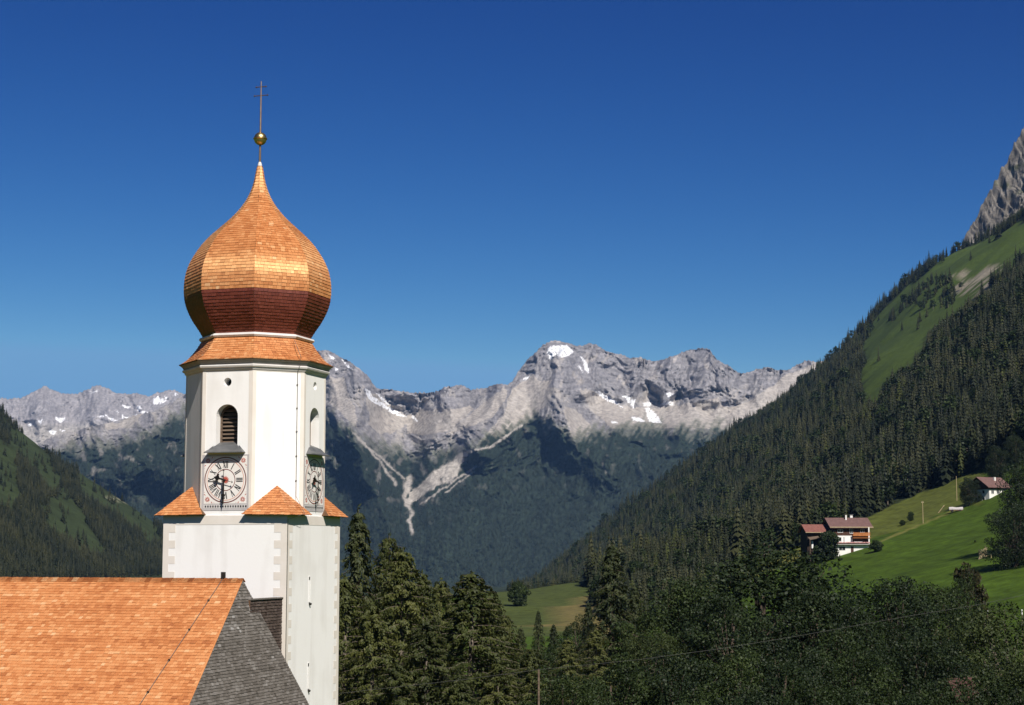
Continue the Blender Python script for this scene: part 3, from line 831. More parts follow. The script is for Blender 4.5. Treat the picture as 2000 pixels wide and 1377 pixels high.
# ------------------------------------------------------------------ church tower
tower = thing('church_tower', 'white church tower with orange shingled onion dome, two clock dials and a cross on top', 'church tower', (TX, TY, -ZB), TROT)
XF = Matrix.Translation((TX, TY, -ZB)) @ Matrix.Rotation(TROT, 4, 'Z')
T8 = math.tan(math.pi / 8)
AP = 2.95                                                  # apothem of the octagon
ZBOX = 1.55 + ZB                                           # top of the square shaft
ZCOR = 8.10 + ZB                                           # underside of the cornice
FACES = [(0, -1), (1, 0), (0, 1), (-1, 0)]                 # outward directions of the four dial faces

def fpt(face, s, z, d):
    """point on a tower face: s to the right seen from outside, z up, d outwards from the axis"""
    nx, ny = face
    return (nx * d - ny * s, ny * d + nx * s, z)

# square shaft
b = MB()
b.box(-3, 3, -3, 3, -1.0, ZBOX)
shaft = b.obj('shaft', M['plaster'], tower)
# slits in the right-hand wall: shallow sunk panels with a spout below
for zc in (-1.74, -5.57):
    q = MB()
    z0, z1 = zc - 0.56 + ZB, zc + 0.56 + ZB
    y0, y1 = -0.55, -0.41
    q.box(3.001, 3.012, y0 - 0.03, y0, z0, z1).box(3.001, 3.012, y1, y1 + 0.03, z0, z1).box(3.001, 3.016, y0 - 0.03, y1 + 0.03, z1, z1 + 0.03)
    q.obj('slit_frame', M['plaster'], tower)
    MB().box(3.002, 3.012, y0 + 0.02, y1 - 0.02, z1 - 0.13, z1).obj('slit_top_shade', M['iron'], tower)  # dark plate standing in for the shadow at the top of the slit
    MB().tube([(2.98, -0.47, z0 - 0.06), (3.10, -0.47, z0 - 0.10)], 0.055, 8).obj('spout', M['iron'], tower)

# octagonal belfry wall with arched openings and round holes on the dial faces
WZ0, WSP, WR = 4.50 + ZB, 5.94 + ZB, 0.53
def arch_loop(r, z0, zs, s0=0.0, n=14):
    pts = [(s0 - r, z0), (s0 + r, z0)]
    for i in range(n + 1):
        a = math.pi * i / n
        pts.append((s0 + r * math.cos(a), zs + r * math.sin(a)))
    return pts
def circ_loop(r, zc, n=18):
    return [(r * math.cos(2 * math.pi * i / n), zc + r * math.sin(2 * math.pi * i / n)) for i in range(n)]

def holed_wall(outer, holes):
    bm = bmesh.new()
    edges = []
    for lp in [outer] + holes:
        vs_ = [bm.verts.new((x, 0, z)) for x, z in lp]
        for i in range(len(vs_)):
            edges.append(bm.edges.new((vs_[i], vs_[(i + 1) % len(vs_)])))
    bmesh.ops.triangle_fill(bm, use_beauty=True, use_dissolve=False, edges=edges, normal=(0, -1, 0))
    bm.verts.index_update()
    V = [(v.co.x, v.co.z) for v in bm.verts]
    Fc = [[v.index for v in f_.verts] for f_ in bm.faces]
    bm.free()
    return V, Fc

HW = AP * T8
b = MB()
arch = arch_loop(WR, WZ0, WSP)
hole = circ_loop(0.19, 7.47 + ZB)
Vh, Fh = holed_wall([(-HW, ZBOX - 0.1), (HW, ZBOX - 0.1), (HW, ZCOR + 0.2), (-HW, ZCOR + 0.2)], [arch, hole])
for fi, face in enumerate(FACES):
    fcs = []
    for t in Fh:
        p_ = [Vector(fpt(face, *Vh[i], AP)) for i in t]
        nrm = (p_[1] - p_[0]).cross(p_[2] - p_[0])
        fcs.append(t if nrm.dot(Vector((face[0], face[1], 0))) > 0 else t[::-1])
    b.add([fpt(face, s, z, AP) for s, z in Vh], fcs)
    for lp, dep in ((arch, 0.5), (hole, 0.5)):
        n = len(lp)
        vs_ = [fpt(face, s, z, AP) for s, z in lp] + [fpt(face, s, z, AP - dep) for s, z in lp]
        b.add(vs_, [(i, i + n, (i + 1) % n + n, (i + 1) % n) for i in range(n)])
    nx, ny = face
    # chamfer face to the right of this one
    f2 = FACES[(fi + 1) % 4]
    a0 = fpt(face, HW, ZBOX - 0.1, AP); a1 = fpt(f2, -HW, ZBOX - 0.1, AP)
    b.add([a0, a1, (a1[0], a1[1], ZCOR + 0.2), (a0[0], a0[1], ZCOR + 0.2)], [(0, 1, 2, 3)])
belfry = b.obj('belfry_wall', M['plaster'], tower)
# dark room behind the round holes
MB().lathe([(2.05, 4.2 + ZB), (2.05, 8.2 + ZB)], 8, math.pi / 8).obj('bell_room', M['oldwood'], tower)

# painted strips along every edge of the octagon and under the cornice
def octv(r, k):
    a = math.pi / 8 + k * math.pi / 4
    return Vector((r * math.cos(a), r * math.sin(a), 0))
RC = AP / math.cos(math.pi / 8)
for k in range(8):
    p0, p1 = octv(RC, k), octv(RC, k + 1)
    d = (p1 - p0).normalized(); n = Vector((d.y, -d.x, 0)); L = (p1 - p0).length
    for s0, s1 in ((0.0, 0.17), (L - 0.17, L)):
        q = MB()
        A, B = p0 + d * s0 - n * 0.01, p0 + d * s1 - n * 0.01
        A2, B2 = p0 + d * s0 + n * 0.012, p0 + d * s1 + n * 0.012
        z0, z1 = ZBOX + 0.02, ZCOR - 0.16
        q.add([(A.x, A.y, z0), (B.x, B.y, z0), (B2.x, B2.y, z0), (A2.x, A2.y, z0), (A.x, A.y, z1), (B.x, B.y, z1), (B2.x, B2.y, z1), (A2.x, A2.y, z1)],
              [(0, 1, 2, 3), (7, 6, 5, 4), (3, 2, 6, 7), (0, 3, 7, 4), (2, 1, 5, 6)])
        q.obj('painted_strip', M['beige'], tower)
    q = MB()
    A, B = p0 - n * 0.01, p1 - n * 0.01; A2, B2 = p0 + n * 0.013, p1 + n * 0.013
    z0, z1 = ZCOR - 0.155, ZCOR
    q.add([(A.x, A.y, z0), (B.x, B.y, z0), (B2.x, B2.y, z0), (A2.x, A2.y, z0), (A.x, A.y, z1), (B.x, B.y, z1), (B2.x, B2.y, z1), (A2.x, A2.y, z1)],
          [(0, 1, 2, 3), (7, 6, 5, 4), (3, 2, 6, 7)])
    q.obj('painted_strip', M['beige'], tower)

# painted corner quoins of the shaft and the band below the dials
for fi, face in enumerate(FACES):
    for sgn in (-1, 1):
        zz = ZBOX - 0.42
        kq = 0
        while zz > (ZBOX - 9.2 if fi < 2 else ZBOX - 3):
            hgt = 0.345
            wq = 0.60 if kq % 2 == 0 else 0.28
            s0, s1 = (3.0 - wq, 3.0) if sgn > 0 else (-3.0, -3.0 + wq)
            q = MB()
            z0, z1 = zz - hgt, zz
            pts = [fpt(face, s, z, d) for d in (2.99, 3.008) for s, z in ((s0, z0), (s1, z0), (s1, z1), (s0, z1))]
            q.add(pts, [(4, 5, 6, 7), (0, 1, 5, 4), (1, 2, 6, 5), (2, 3, 7, 6), (3, 0, 4, 7)])
            q.obj('quoin', M['beige'], tower)
            zz -= hgt
            kq += 1
    pts = [fpt(face, s, z, d) for d in (2.99, 3.010) for s, z in ((-3.0, ZBOX - 0.42), (3.0, ZBOX - 0.42), (3.0, ZBOX - 0.02), (-3.0, ZBOX - 0.02))]
    MB().add(pts, [(4, 5, 6, 7), (0, 1, 5, 4), (1, 2, 6, 5), (2, 3, 7, 6), (3, 0, 4, 7)]).obj('painted_band', M['beige'], tower)

# louvred belfry windows with their sheet-metal hoods
for fi, face in enumerate(FACES):
    d0 = AP - 0.42
    loop = arch_loop(WR - 0.0, WZ0, WSP)
    inner = arch_loop(WR - 0.09, WZ0 + 0.05, WSP)
    n = len(loop)
    q = MB()
    vs_ = [fpt(face, s, z, d0) for s, z in loop] + [fpt(face, s, z, d0) for s, z in inner] + [fpt(face, s, z, d0 - 0.1) for s, z in inner]
    fc = [(i, (i + 1) % n, (i + 1) % n + n, i + n) for i in range(n)] + [(i + n, (i + 1) % n + n, (i + 1) % n + 2 * n, i + 2 * n) for i in range(n)]
    q.add(vs_, fc)
    win = q.obj('louvred_window', M['oldwood'], tower)
    for k in range(11):
        z = WZ0 + 0.16 + k * 0.175
        hw = WR - 0.10
        if z > WSP:
            hw = math.sqrt(max((WR - 0.09) ** 2 - (z - WSP) ** 2, 0.0))
        if hw < 0.08:
            continue
        q = MB()
        pts = [fpt(face, s, zz, d) for (zz, d) in ((z - 0.055, d0 - 0.02), (z - 0.030, d0 - 0.02), (z + 0.06, d0 - 0.15), (z + 0.035, d0 - 0.15)) for s in (-hw, hw)]
        q.add(pts, [(0, 1, 3, 2), (2, 3, 5, 4), (4, 5, 7, 6), (6, 7, 1, 0), (0, 2, 4, 6), (1, 7, 5, 3)])
        q.obj('slat', M['oldwood'], win)
    pts = [fpt(face, s, z, d0 - 0.2) for s, z in loop]
    MB().add(pts, [tuple(range(len(pts)))]).obj('backing', M['iron'], win)
    # hood: flared sill roof over the dial
    q = MB()
    prof = [(0.62, AP - 0.40, 4.80), (0.60, AP - 0.02, 4.66), (0.80, AP + 0.16, 4.46), (0.93, AP + 0.37, 4.335)]
    vs_ = []
    for hw, d, z in prof:
        hw2 = min(hw, WR - 0.012) if d < AP else hw
        vs_ += [fpt(face, -hw2, z + ZB, d), fpt(face, hw2, z + ZB, d)]
    fc = [(2 * i, 2 * i + 2, 2 * i + 3, 2 * i + 1) for i in range(len(prof) - 1)]
    # underside, lip and cheeks down to the wall
    e0, e1 = fpt(face, -0.93, 4.295 + ZB, AP + 0.37), fpt(face, 0.93, 4.295 + ZB, AP + 0.37)
    w0, w1 = fpt(face, -0.93, 4.315 + ZB, AP + 0.002), fpt(face, 0.93, 4.315 + ZB, AP + 0.002)
    m0, m1 = fpt(face, -0.60, 4.66 + ZB, AP + 0.002), fpt(face, 0.60, 4.66 + ZB, AP + 0.002)
    bidx = len(vs_)
    vs_ += [e0, e1, w0, w1, m0, m1]
    L_ = 2 * (len(prof) - 1)
    fc += [(L_, L_ + 1, bidx + 1, bidx)[::-1], (bidx, bidx + 1, bidx + 3, bidx + 2)]
    fc += [(L_, bidx, bidx + 2, L_ - 2), (L_ - 2, bidx + 2, bidx + 4), (L_ + 1, L_ - 1, bidx + 3, bidx + 1), (L_ - 1, bidx + 5, bidx + 3)]
    q.add(vs_, fc)
    q.obj('dial_hood', M['lead'], tower)

# the clock dials
def dial_on(face, label):
    dz = 3.105 + ZB
    def P(s, z, d):
        return fpt(face, s, z, AP + d)
    def slab(s0, s1, z0, z1, d0, d1, mat, name, parent):
        q = MB()
        pts = [P(s, z, d) for d in (d0, d1) for s, z in ((s0, z0), (s1, z0), (s1, z1), (s0, z1))]
        q.add(pts, [(4, 5, 6, 7), (0, 1, 5, 4), (1, 2, 6, 5), (2, 3, 7, 6), (3, 0, 4, 7)])
        return q.obj(name, mat, parent)
    panel = slab(-1.165, 1.125, 1.755 + ZB, 4.225 + ZB, -0.01, 0.016, M['dial_grey'], 'clock', tower)
    panel['label'] = label
    slab(-1.055, 1.025, 2.06 + ZB, 4.155 + ZB, 0.01, 0.020, M['dial_white'], 'dial_field', panel)
    slab(-1.055, 1.025, 1.865 + ZB, 2.005 + ZB, 0.01, 0.020, M['trim'], 'ornament_band', panel)
    for k in range(17):
        s = -1.0 + k * 0.1225
        slab(s, s + 0.072, 1.89 + ZB, 1.98 + ZB, 0.018, 0.0235, M['dial_black'], 'ornament', panel)
    cs = -0.015
    def ring(r0, r1, d, mat, name, n=64):
        q = MB()
        vs_ = []
        for i in range(n):
            a = 2 * math.pi * i / n
            for r_ in (r0, r1):
                vs_.append(P(cs + r_ * math.cos(a), dz + r_ * math.sin(a), d))
        q.add(vs_, [(2 * i, 2 * i + 1, (2 * i + 3) % (2 * n), (2 * i + 2) % (2 * n)) for i in range(n)])
        return q.obj(name, mat, panel)
    ring(0.975, 1.02, 0.026, M['dial_darkred'], 'outer_ring')
    ring(0.885, 0.912, 0.026, M['dial_pink'], 'minute_ring')
    ring(0.455, 0.488, 0.026, M['dial_darkred'], 'inner_ring')
    # sun rosette
    q = MB()
    vs_ = [P(cs, dz, 0.027)]
    for i in range(32):
        a = 2 * math.pi * i / 32; r_ = 0.20 if i % 2 == 0 else 0.115
        vs_.append(P(cs + r_ * math.cos(a), dz + r_ * math.sin(a), 0.027))
    q.add(vs_, [(0, i + 1, (i + 1) % 32 + 1) for i in range(32)])
    q.obj('sun_rosette', M['dial_red'], panel)
    # corner flowers
    for sx in (-1, 1):
        for sz in (-1, 1):
            q = MB()
            c0 = (cs + sx * 0.86, dz + sz * 0.86)
            for i in range(9):
                a = 2 * math.pi * i / 9 + 0.2
                for rr, ln, wd in ((0.05, 0.085, 0.022),):
                    x0, z0 = c0[0] + rr * math.cos(a) * 0.4, c0[1] + rr * math.sin(a) * 0.4
                    x1, z1 = c0[0] + (rr + ln) * math.cos(a), c0[1] + (rr + ln) * math.sin(a)
                    tx, tz = -math.sin(a) * wd, math.cos(a) * wd
                    mx_, mz_ = (x0 + x1) / 2, (z0 + z1) / 2
                    q.add([P(x0, z0, 0.0255), P(mx_ + tx, mz_ + tz, 0.0255), P(x1, z1, 0.0255), P(mx_ - tx, mz_ - tz, 0.0255)], [(0, 3, 2, 1)])
            for (ox, oz, ln, aa) in ((-0.18, 0.09, 0.09, 2.2), (0.09, -0.18, 0.09, -0.6), (-0.24, 0.13, 0.06, 1.2), (0.13, -0.24, 0.06, 0.3), (-0.30, 0.14, 0.05, 2.8), (0.14, -0.30, 0.05, -1.2)):
                x0, z0 = c0[0] + sx * ox, c0[1] + sz * oz
                x1, z1 = x0 + sx * ln * math.cos(aa), z0 + sz * ln * math.sin(aa)
                tx, tz = -(z1 - z0) * 0.22, (x1 - x0) * 0.22
                q.add([P(x0, z0, 0.0255), P((x0 + x1) / 2 + tx, (z0 + z1) / 2 + tz, 0.0255), P(x1, z1, 0.0255), P((x0 + x1) / 2 - tx, (z0 + z1) / 2 - tz, 0.0255)], [(0, 3, 2, 1)])
            q.obj('corner_flower', M['dial_red'], panel)
    # roman numerals, feet towards the centre
    NUM = ['XII', 'I', 'II', 'III', 'IV', 'V', 'VI', 'VII', 'VIII', 'IX', 'X', 'XI']
    R0, R1 = 0.53, 0.845
    hN = R1 - R0
    for k, txt in enumerate(NUM):
        ang = math.pi / 2 - k * math.pi / 6
        er = (math.cos(ang), math.sin(ang)); et = (math.sin(ang), -math.cos(ang))
        wd = {'I': 0.068, 'V': 0.135, 'X': 0.135}
        tot = sum(wd[c] for c in txt)
        x = -tot / 2
        q = MB()
        def stroke(xa, ya, xb, yb, w):
            dx, dy = xb - xa, yb - ya
            L = math.hypot(dx, dy); px_, py_ = -dy / L * w / 2, dx / L * w / 2
            pts = []
            for (a_, b_) in ((xa + px_, ya + py_), (xa - px_, ya - py_), (xb - px_, yb - py_), (xb + px_, yb + py_)):
                rr = R0 + b_
                pts.append(P(cs + er[0] * rr + et[0] * a_, dz + er[1] * rr + et[1] * a_, 0.0275))
            q.add(pts, [(0, 1, 2, 3)])
        for c in txt:
            w_ = wd[c]
            if c == 'I':
                stroke(x + w_ / 2, 0, x + w_ / 2, hN, 0.040)
            elif c == 'V':
                stroke(x + 0.012, hN, x + w_ / 2, 0, 0.044); stroke(x + w_ - 0.012, hN, x + w_ / 2, 0, 0.02)
            else:
                stroke(x + 0.012, hN, x + w_ - 0.012, 0, 0.044); stroke(x + w_ - 0.012, hN, x + 0.012, 0, 0.02)
            x += w_
        q.obj('numeral', M['dial_black'], panel)
    # hands stand off the wall on a spindle
    def hand(ang, parts, d, name):
        er = (math.cos(ang), math.sin(ang)); et = (math.sin(ang), -math.cos(ang))
        q = MB()
        for poly in parts:
            n = len(poly)
            pts = [P(cs + er[0] * r_ + et[0] * t_, dz + er[1] * r_ + et[1] * t_, dd) for dd in (d, d + 0.02) for r_, t_ in poly]
            q.add(pts, [tuple(range(n))[::-1], tuple(range(n, 2 * n))] + [(i, (i + 1) % n, (i + 1) % n + n, i + n) for i in range(n)])
        return q.obj(name, M['iron'], panel)
    def disc(r0, rad, n=14, wob=0.0):
        return [(r0 + rad * (1 + wob * math.cos(3 * a)) * math.cos(a), rad * (1 + wob * math.cos(3 * a)) * math.sin(a)) for a in [2 * math.pi * i / n for i in range(n)]]
    ah = math.pi / 2 - 9.5 * math.pi / 6
    am = math.pi / 2 - 30 * math.pi / 30
    hand(ah, [[(-0.02, -0.035), (0.30, -0.045), (0.30, 0.045), (-0.02, 0.035)], disc(0.34, 0.11, 18, 0.12), disc(0.40, 0.06, 10), [(0.28, -0.18), (0.36, -0.20), (0.40, 0.0), (0.36, 0.20), (0.28, 0.18), (0.30, 0)],
              [(0.42, -0.05), (0.52, 0.0), (0.42, 0.05)], [(-0.42, -0.008), (0, -0.012), (0, 0.012), (-0.42, 0.008)], [(-0.46, 0.0), (-0.38, -0.06), (-0.41, 0.0), (-0.38, 0.06)]], 0.17, 'hour_hand')
    hand(am, [[(-0.02, -0.035), (0.62, -0.045), (0.98, -0.03), (1.12, 0.0), (0.98, 0.03), (0.62, 0.045), (-0.02, 0.035)], disc(0.70, 0.085, 14, 0.2), [(0.80, -0.10), (0.88, 0), (0.80, 0.10), (0.76, 0)],
              [(-0.42, -0.008), (0, -0.012), (0, 0.012), (-0.42, 0.008)], [(-0.46, 0.0), (-0.38, -0.06), (-0.41, 0.0), (-0.38, 0.06)]], 0.205, 'minute_hand')
    q = MB()
    q.tube([P(cs, dz, 0.0), P(cs, dz, 0.24)], 0.03, 8)
    q.obj('spindle', M['iron'], panel)
dial_on(FACES[0], 'larger-looking left clock dial, white with red corner flowers and black roman numerals')
dial_on(FACES[1], 'right clock dial seen at a steep angle')

# cornice, skirt roof, pale trim, dome
def octring(prof, name, mat, parent=tower, **kw):
    q = MB()
    q.lathe(prof, 8, math.pi / 8, cap=False)
    return q.obj(name, mat, parent, **kw)
octring([(RC - 0.02, 8.00 + ZB), (RC + 0.05, 8.00 + ZB), (RC + 0.09, 8.06 + ZB), (RC + 0.09, 8.10 + ZB), (RC + 0.17, 8.13 + ZB), (RC + 0.20, 8.20 + ZB), (RC + 0.17, 8.24 + ZB), (RC + 0.10, 8.25 + ZB)], 'cornice_moulding', M['trim'])
octring([(RC + 0.02, 8.24 + ZB), (RC + 0.13, 8.255 + ZB), (RC + 0.22, 8.38 + ZB), (RC + 0.30, 8.43 + ZB), (RC + 0.30, 8.47 + ZB), (RC, 8.50 + ZB)], 'cornice', M['cornice'])

def oct_courses(prof, e, mats_fn, n_off=0.0, tb=0.022, tt=0.004, wlo=0.14, whi=0.27, rg=rng):
    """courses over an octagonal body of revolution given by its corner profile (radius, height) from the eave upwards"""
    rr = np.array([p_[0] for p_ in prof], float); zz = np.array([p_[1] for p_ in prof], float)
    s = np.r_[0, np.cumsum(np.hypot(np.diff(rr), np.diff(zz)))]
    ss = np.arange(0, s[-1], e)
    ss = np.r_[ss, s[-1]]
    ra = np.interp(ss, s, rr); za = np.interp(ss, s, zz)
    out = []
    for i in range(len(ss) - 1):
        base = rg.gauss(0, 0.05)
        for k in range(8):
            p0, p1 = octv(1, k), octv(1, k + 1)
            B0, B1 = p0 * ra[i], p1 * ra[i]
            T0, T1 = p0 * ra[i + 1], p1 * ra[i + 1]
            B0.z = B1.z = za[i]; T0.z = T1.z = za[i + 1]
            L = (B1 - B0).length
            nrm = (B1 - B0).cross(T0 - B0)
            if nrm.length < 1e-9:
                continue
            nrm.normalize()
            a = -rg.random() * whi * 0.6
            while a < L:
                b_ = a + rg.uniform(wlo, whi)
                s0, s1 = max(a + 0.004, 0) / L, min(b_ - 0.004, L) / L
                if (s1 - s0) * L > 0.02 or L < 0.12:
                    vs_, fc = shingle(B0.lerp(B1, s0) + Vector((0, 0, rg.uniform(-0.008, 0.008))), B0.lerp(B1, s1), T0.lerp(T1, s1), T0.lerp(T1, s0), nrm, tb * rg.uniform(0.8, 1.25), tt)
                    r_ = min(max(rg.gauss(0.5, 0.16) + base, 0), 1)
                    out.append((vs_, fc, r_, mats_fn(za[i], k, rg)))
                a = b_
    return out

ONION = [(2.44, 9.76), (2.479, 9.794), (2.621, 10.033), (2.951, 10.512), (3.201, 10.992), (3.353, 11.472), (3.395, 11.953), (3.376, 12.435), (3.282, 12.918), (3.083, 13.401), (2.786, 13.884), (2.503, 14.272), (2.12, 14.66),
         (1.676, 15.048), (1.251, 15.437), (0.897, 15.826), (0.567, 16.313), (0.354, 16.8), (0.246, 17.191), (0.156, 17.72), (0.115, 17.90)]
def smooth_prof(pr, n=90):
    r_ = np.array([p_[0] for p_ in pr]); z_ = np.array([p_[1] for p_ in pr])
    zz = np.linspace(z_[0], z_[-1], n)
    rr = np.interp(zz, z_, r_)
    k = np.array([1, 2, 3, 2, 1], float); k /= k.sum()
    r2 = np.convolve(np.pad(rr, 2, mode='edge'), k, 'valid')
    return [(float(a), float(c)) for a, c in zip(r2, zz)]
ONION = [(r_, z + ZB) for r_, z in smooth_prof(ONION)]
dome = octring([(max(r_ - 0.012, 0.02), z) for r_, z in ONION[::3]] + [(0.08, ONION[-1][1])], 'onion_dome', M['under'])
ZRED = 11.62 + ZB
pieces = oct_courses(ONION, 0.152, lambda z, k, rg: 1 if (z < ZRED and not (z > ZRED - 0.16 and rg.random() < 0.05)) else 0)
lay(pieces, dome, [M['dome'], M['dome_red']], XF, 300)
octring([(2.42, 9.56 + ZB), (2.60, 9.58 + ZB), (2.66, 9.66 + ZB), (2.62, 9.74 + ZB), (2.46, 9.78 + ZB)], 'dome_base_trim', M['trim'])
SKIRT = [(3.545, 8.475), (3.40, 8.545), (3.18, 8.70), (2.96, 8.94), (2.74, 9.23), (2.54, 9.56)]
SKIRT = [(r_, z + ZB) for r_, z in SKIRT]
skirt = octring([(RC - 0.05, 8.44 + ZB), (3.54, 8.455 + ZB)] + [(r_ - 0.012, z) for r_, z in SKIRT], 'skirt_roof', M['under'])
lay(oct_courses(SKIRT, 0.135, lambda z, k, rg: 0), skirt, [M['larch']], XF, 150)

# corner roofs over the shaft, leaning on the chamfer faces
for ci in range(4):
    sx, sy = ((1, -1), (1, 1), (-1, 1), (-1, -1))[ci]
    ov = 0.30
    apex = Vector((sx * AP / math.sqrt(2), sy * AP / math.sqrt(2), 2.86 + ZB))
    zc = 1.545 + ZB
    Cc = Vector((sx * (3 + ov), sy * (3 + ov), zc + 0.0))
    A_ = Vector((sx * (HW - 0.28), sy * (3 + ov), zc + 0.03))
    B_ = Vector((sx * (3 + ov), sy * (HW - 0.28), zc + 0.03))
    q = MB()
    under = [tuple(p_) for p_ in (apex, A_, Cc, B_)]
    q.add(under, [(0, 1, 2), (0, 2, 3)])
    ia = Vector((sx * (HW - 0.28), sy * (AP - 0.02), zc + 0.03)); ib = Vector((sx * (AP - 0.02), sy * (HW - 0.28), zc + 0.03)); ic = Vector((sx * 2.2, sy * 2.2, zc))
    q.add([tuple(p_) for p_ in (A_, Cc, B_, ib, ic, ia)], [(0, 1, 4, 5), (1, 2, 3, 4)])
    q.add([tuple(p_) for p_ in (apex, A_, ia)], [(0, 1, 2)])
    q.add([tuple(p_) for p_ in (apex, B_, ib)], [(0, 1, 2)])
    roof = q.obj('corner_roof', M['under'], tower)
    pcs = []
    for (P0, P1) in ((A_, Cc), (Cc, B_)):
        if (P1 - P0).cross(apex - P0).z < 0:
            P0, P1 = P1, P0
        ux = (P1 - P0).normalized()
        n = (P1 - P0).cross(apex - P0).normalized()
        wy = n.cross(ux).normalized()
        h = (apex - P0).dot(wy); ua = (apex - P0).dot(ux); L = (P1 - P0).length
        pcs += flat_courses(P0, ux, wy, n, lin(0, 0, h, ua), lin(0, L, h, ua), 0.145, h, 0.14, 0.26)
    lay(pcs, roof, [M['larch']], XF, 160)

# finial: pole, gilded ball, patriarchal cross
q = MB(); q.lathe([(0.13, 17.84 + ZB), (0.10, 17.98 + ZB), (0.055, 18.12 + ZB), (0.045, 18.2 + ZB)], 10).obj('finial_cap', M['trim'], tower, smooth=True)
q = MB(); q.tube([(0, 0, 18.0 + ZB), (0, 0, 19.0 + ZB)], [0.062, 0.048], 8).obj('finial_pole', M['copper'], tower)
q = MB()
prof = []
for i in range(13):
    a = -math.pi / 2 + math.pi * i / 12
    prof.append((max(0.30 * math.cos(a), 0.03), 19.22 + ZB + 0.315 * math.sin(a)))
    if i == 6:
        prof += [(0.335, 19.21 + ZB), (0.335, 19.235 + ZB), (0.30, 19.24 + ZB)]
q.lathe(prof, 24)
q.obj('gilded_ball', M['gold'], tower, smooth=True)
cross = MB().tube([(0, 0, 19.5 + ZB), (0, 0, 21.0 + ZB), (0, 0, 22.0 + ZB)], [0.045, 0.035, 0.022], 6).obj('cross', M['copper'], tower)
# arms face the nave, i.e. lie along the tower's local x axis
for z, hw in ((21.30, 0.34), (21.72, 0.25)):
    q = MB().tube([(-hw, 0, z + ZB), (hw, 0, z + ZB)], 0.022, 6)
    for s in (-1, 1):
        q.lathe([(0.012, z - 0.045 + ZB), (0.045, z + ZB), (0.012, z + 0.045 + ZB)], 6, cx=s * hw)
    q.obj('cross_arm', M['copper'], cross)

# lightning conductor down a chamfer face and the shaft corner
cz = [(2.45, -1.98, 9.55), (3.13, -1.55, 8.50)]
off = 0.045
def chamf(s, z, d):
    n = Vector((1, -1, 0)).normalized(); t = Vector((1, 1, 0)).normalized()
    p_ = n * (AP + d) + t * s
    return (p_.x, p_.y, z + ZB)
pts = [chamf(0.86, 9.5, -0.42), chamf(0.86, 8.62, 0.48), chamf(0.88, 8.25, 0.34), chamf(0.88, 8.0, 0.05), chamf(0.88, 2.4, 0.05), (3.42, -2.05, 1.62 + ZB), (3.06, -3.02, 1.35 + ZB), (3.03, -3.03, -13.0 + ZB)]
cond = MB().tube(pts, 0.012, 5).obj('lightning_conductor', M['cable'], tower)
for z in (7.4, 6.35, 5.3, 4.2, 3.1):
    MB().obox(chamf(0.88, z, 0.03), (1, 0, 0), (0, 1, 0), (0, 0, 1), 0.03, 0.03, 0.02).obj('cable_clip', M['cable'], cond)

# ------------------------------------------------------------------ church nave
nave = thing('church_nave', 'church nave with steep orange larch-shingle roof and weathered grey shingled end beside the tower', 'church', (TX, TY, -ZB), TROT)
COTA, COTB, A2 = 1.39, 0.20, 0.83
RY, RX, RZ = -6.4, 2.55, -1.22 + ZB
DROP = 6.9
XL = -24.0
PA = Vector((RX, RY, RZ))
EL = Vector((RX + COTB * DROP, RY - COTA * DROP, RZ - DROP))      # eave corner between orange slope and grey end
ER = Vector((RX + COTB * DROP, RY + A2 * DROP, RZ - DROP))        # eave corner of the grey end next to the tower
FL = Vector((XL, RY - COTA * DROP, RZ - DROP))
RL = Vector((XL, RY, RZ))
# walls
q = MB()
ze = RZ - DROP + 0.05
q.box(XL + 0.3, EL.x - 0.5, EL.y + 0.5, -3.05, -1.0, ze)
q.box(EL.x - 0.52, EL.x - 0.35, EL.y + 2.0, -3.06, -1.0, ze - 0.02)
q.obj('nave_wall', M['plaster'], nave)
# orange slope
q = MB().add([tuple(p_) for p_ in (FL, EL, PA, RL)], [(0, 1, 2, 3)])
slope = q.obj('front_roof_slope', M['under'], nave)
ux = Vector((1, 0, 0)); n = (EL - FL).cross(RL - FL).normalized(); wy = n.cross(ux).normalized()
h = (RL - FL).dot(wy)
rg2 = random.Random(5)
pcs = flat_courses(FL, ux, wy, n, lambda w: 0.0, lin(0, (EL - FL).length, h, (PA - RL).length), 0.185, h, 0.13, 0.27, 0.02, 0.004, rg=rg2)
lay(pcs, slope, [M['larch']], XF, 300)
# grey end
q = MB().add([tuple(p_) for p_ in (EL, ER, PA)], [(0, 1, 2)])
grey = q.obj('grey_roof_end', M['under'], nave)
ux = (ER - EL).normalized(); n = (ER - EL).cross(PA - EL).normalized(); wy = n.cross(ux).normalized()
h = (PA - EL).dot(wy); ua = (PA - EL).dot(ux)
pcs = flat_courses(EL, ux, wy, n, lin(0, 0, h, ua), lin(0, (ER - EL).length, h, ua), 0.122, h, 0.14, 0.30, 0.026, 0.003, jit=0.014, rg=rg2)
lay(pcs, grey, [M['grey_sh']], XF, 300)
# back slope towards the tower, and the small roof closing the end against it
BK = 3.36
q = MB()
q.add([tuple(p_) for p_ in (PA, RL, (XL, RY + BK, RZ - BK / A2), (RX, RY + BK, RZ - BK / A2))], [(0, 1, 2, 3)])
q.add([tuple(p_) for p_ in (PA, ER, (3.02, ER.y + 0.35, ER.z))], [(0, 1, 2)])
q.obj('back_roof_slope', M['brown_sh'], nave)
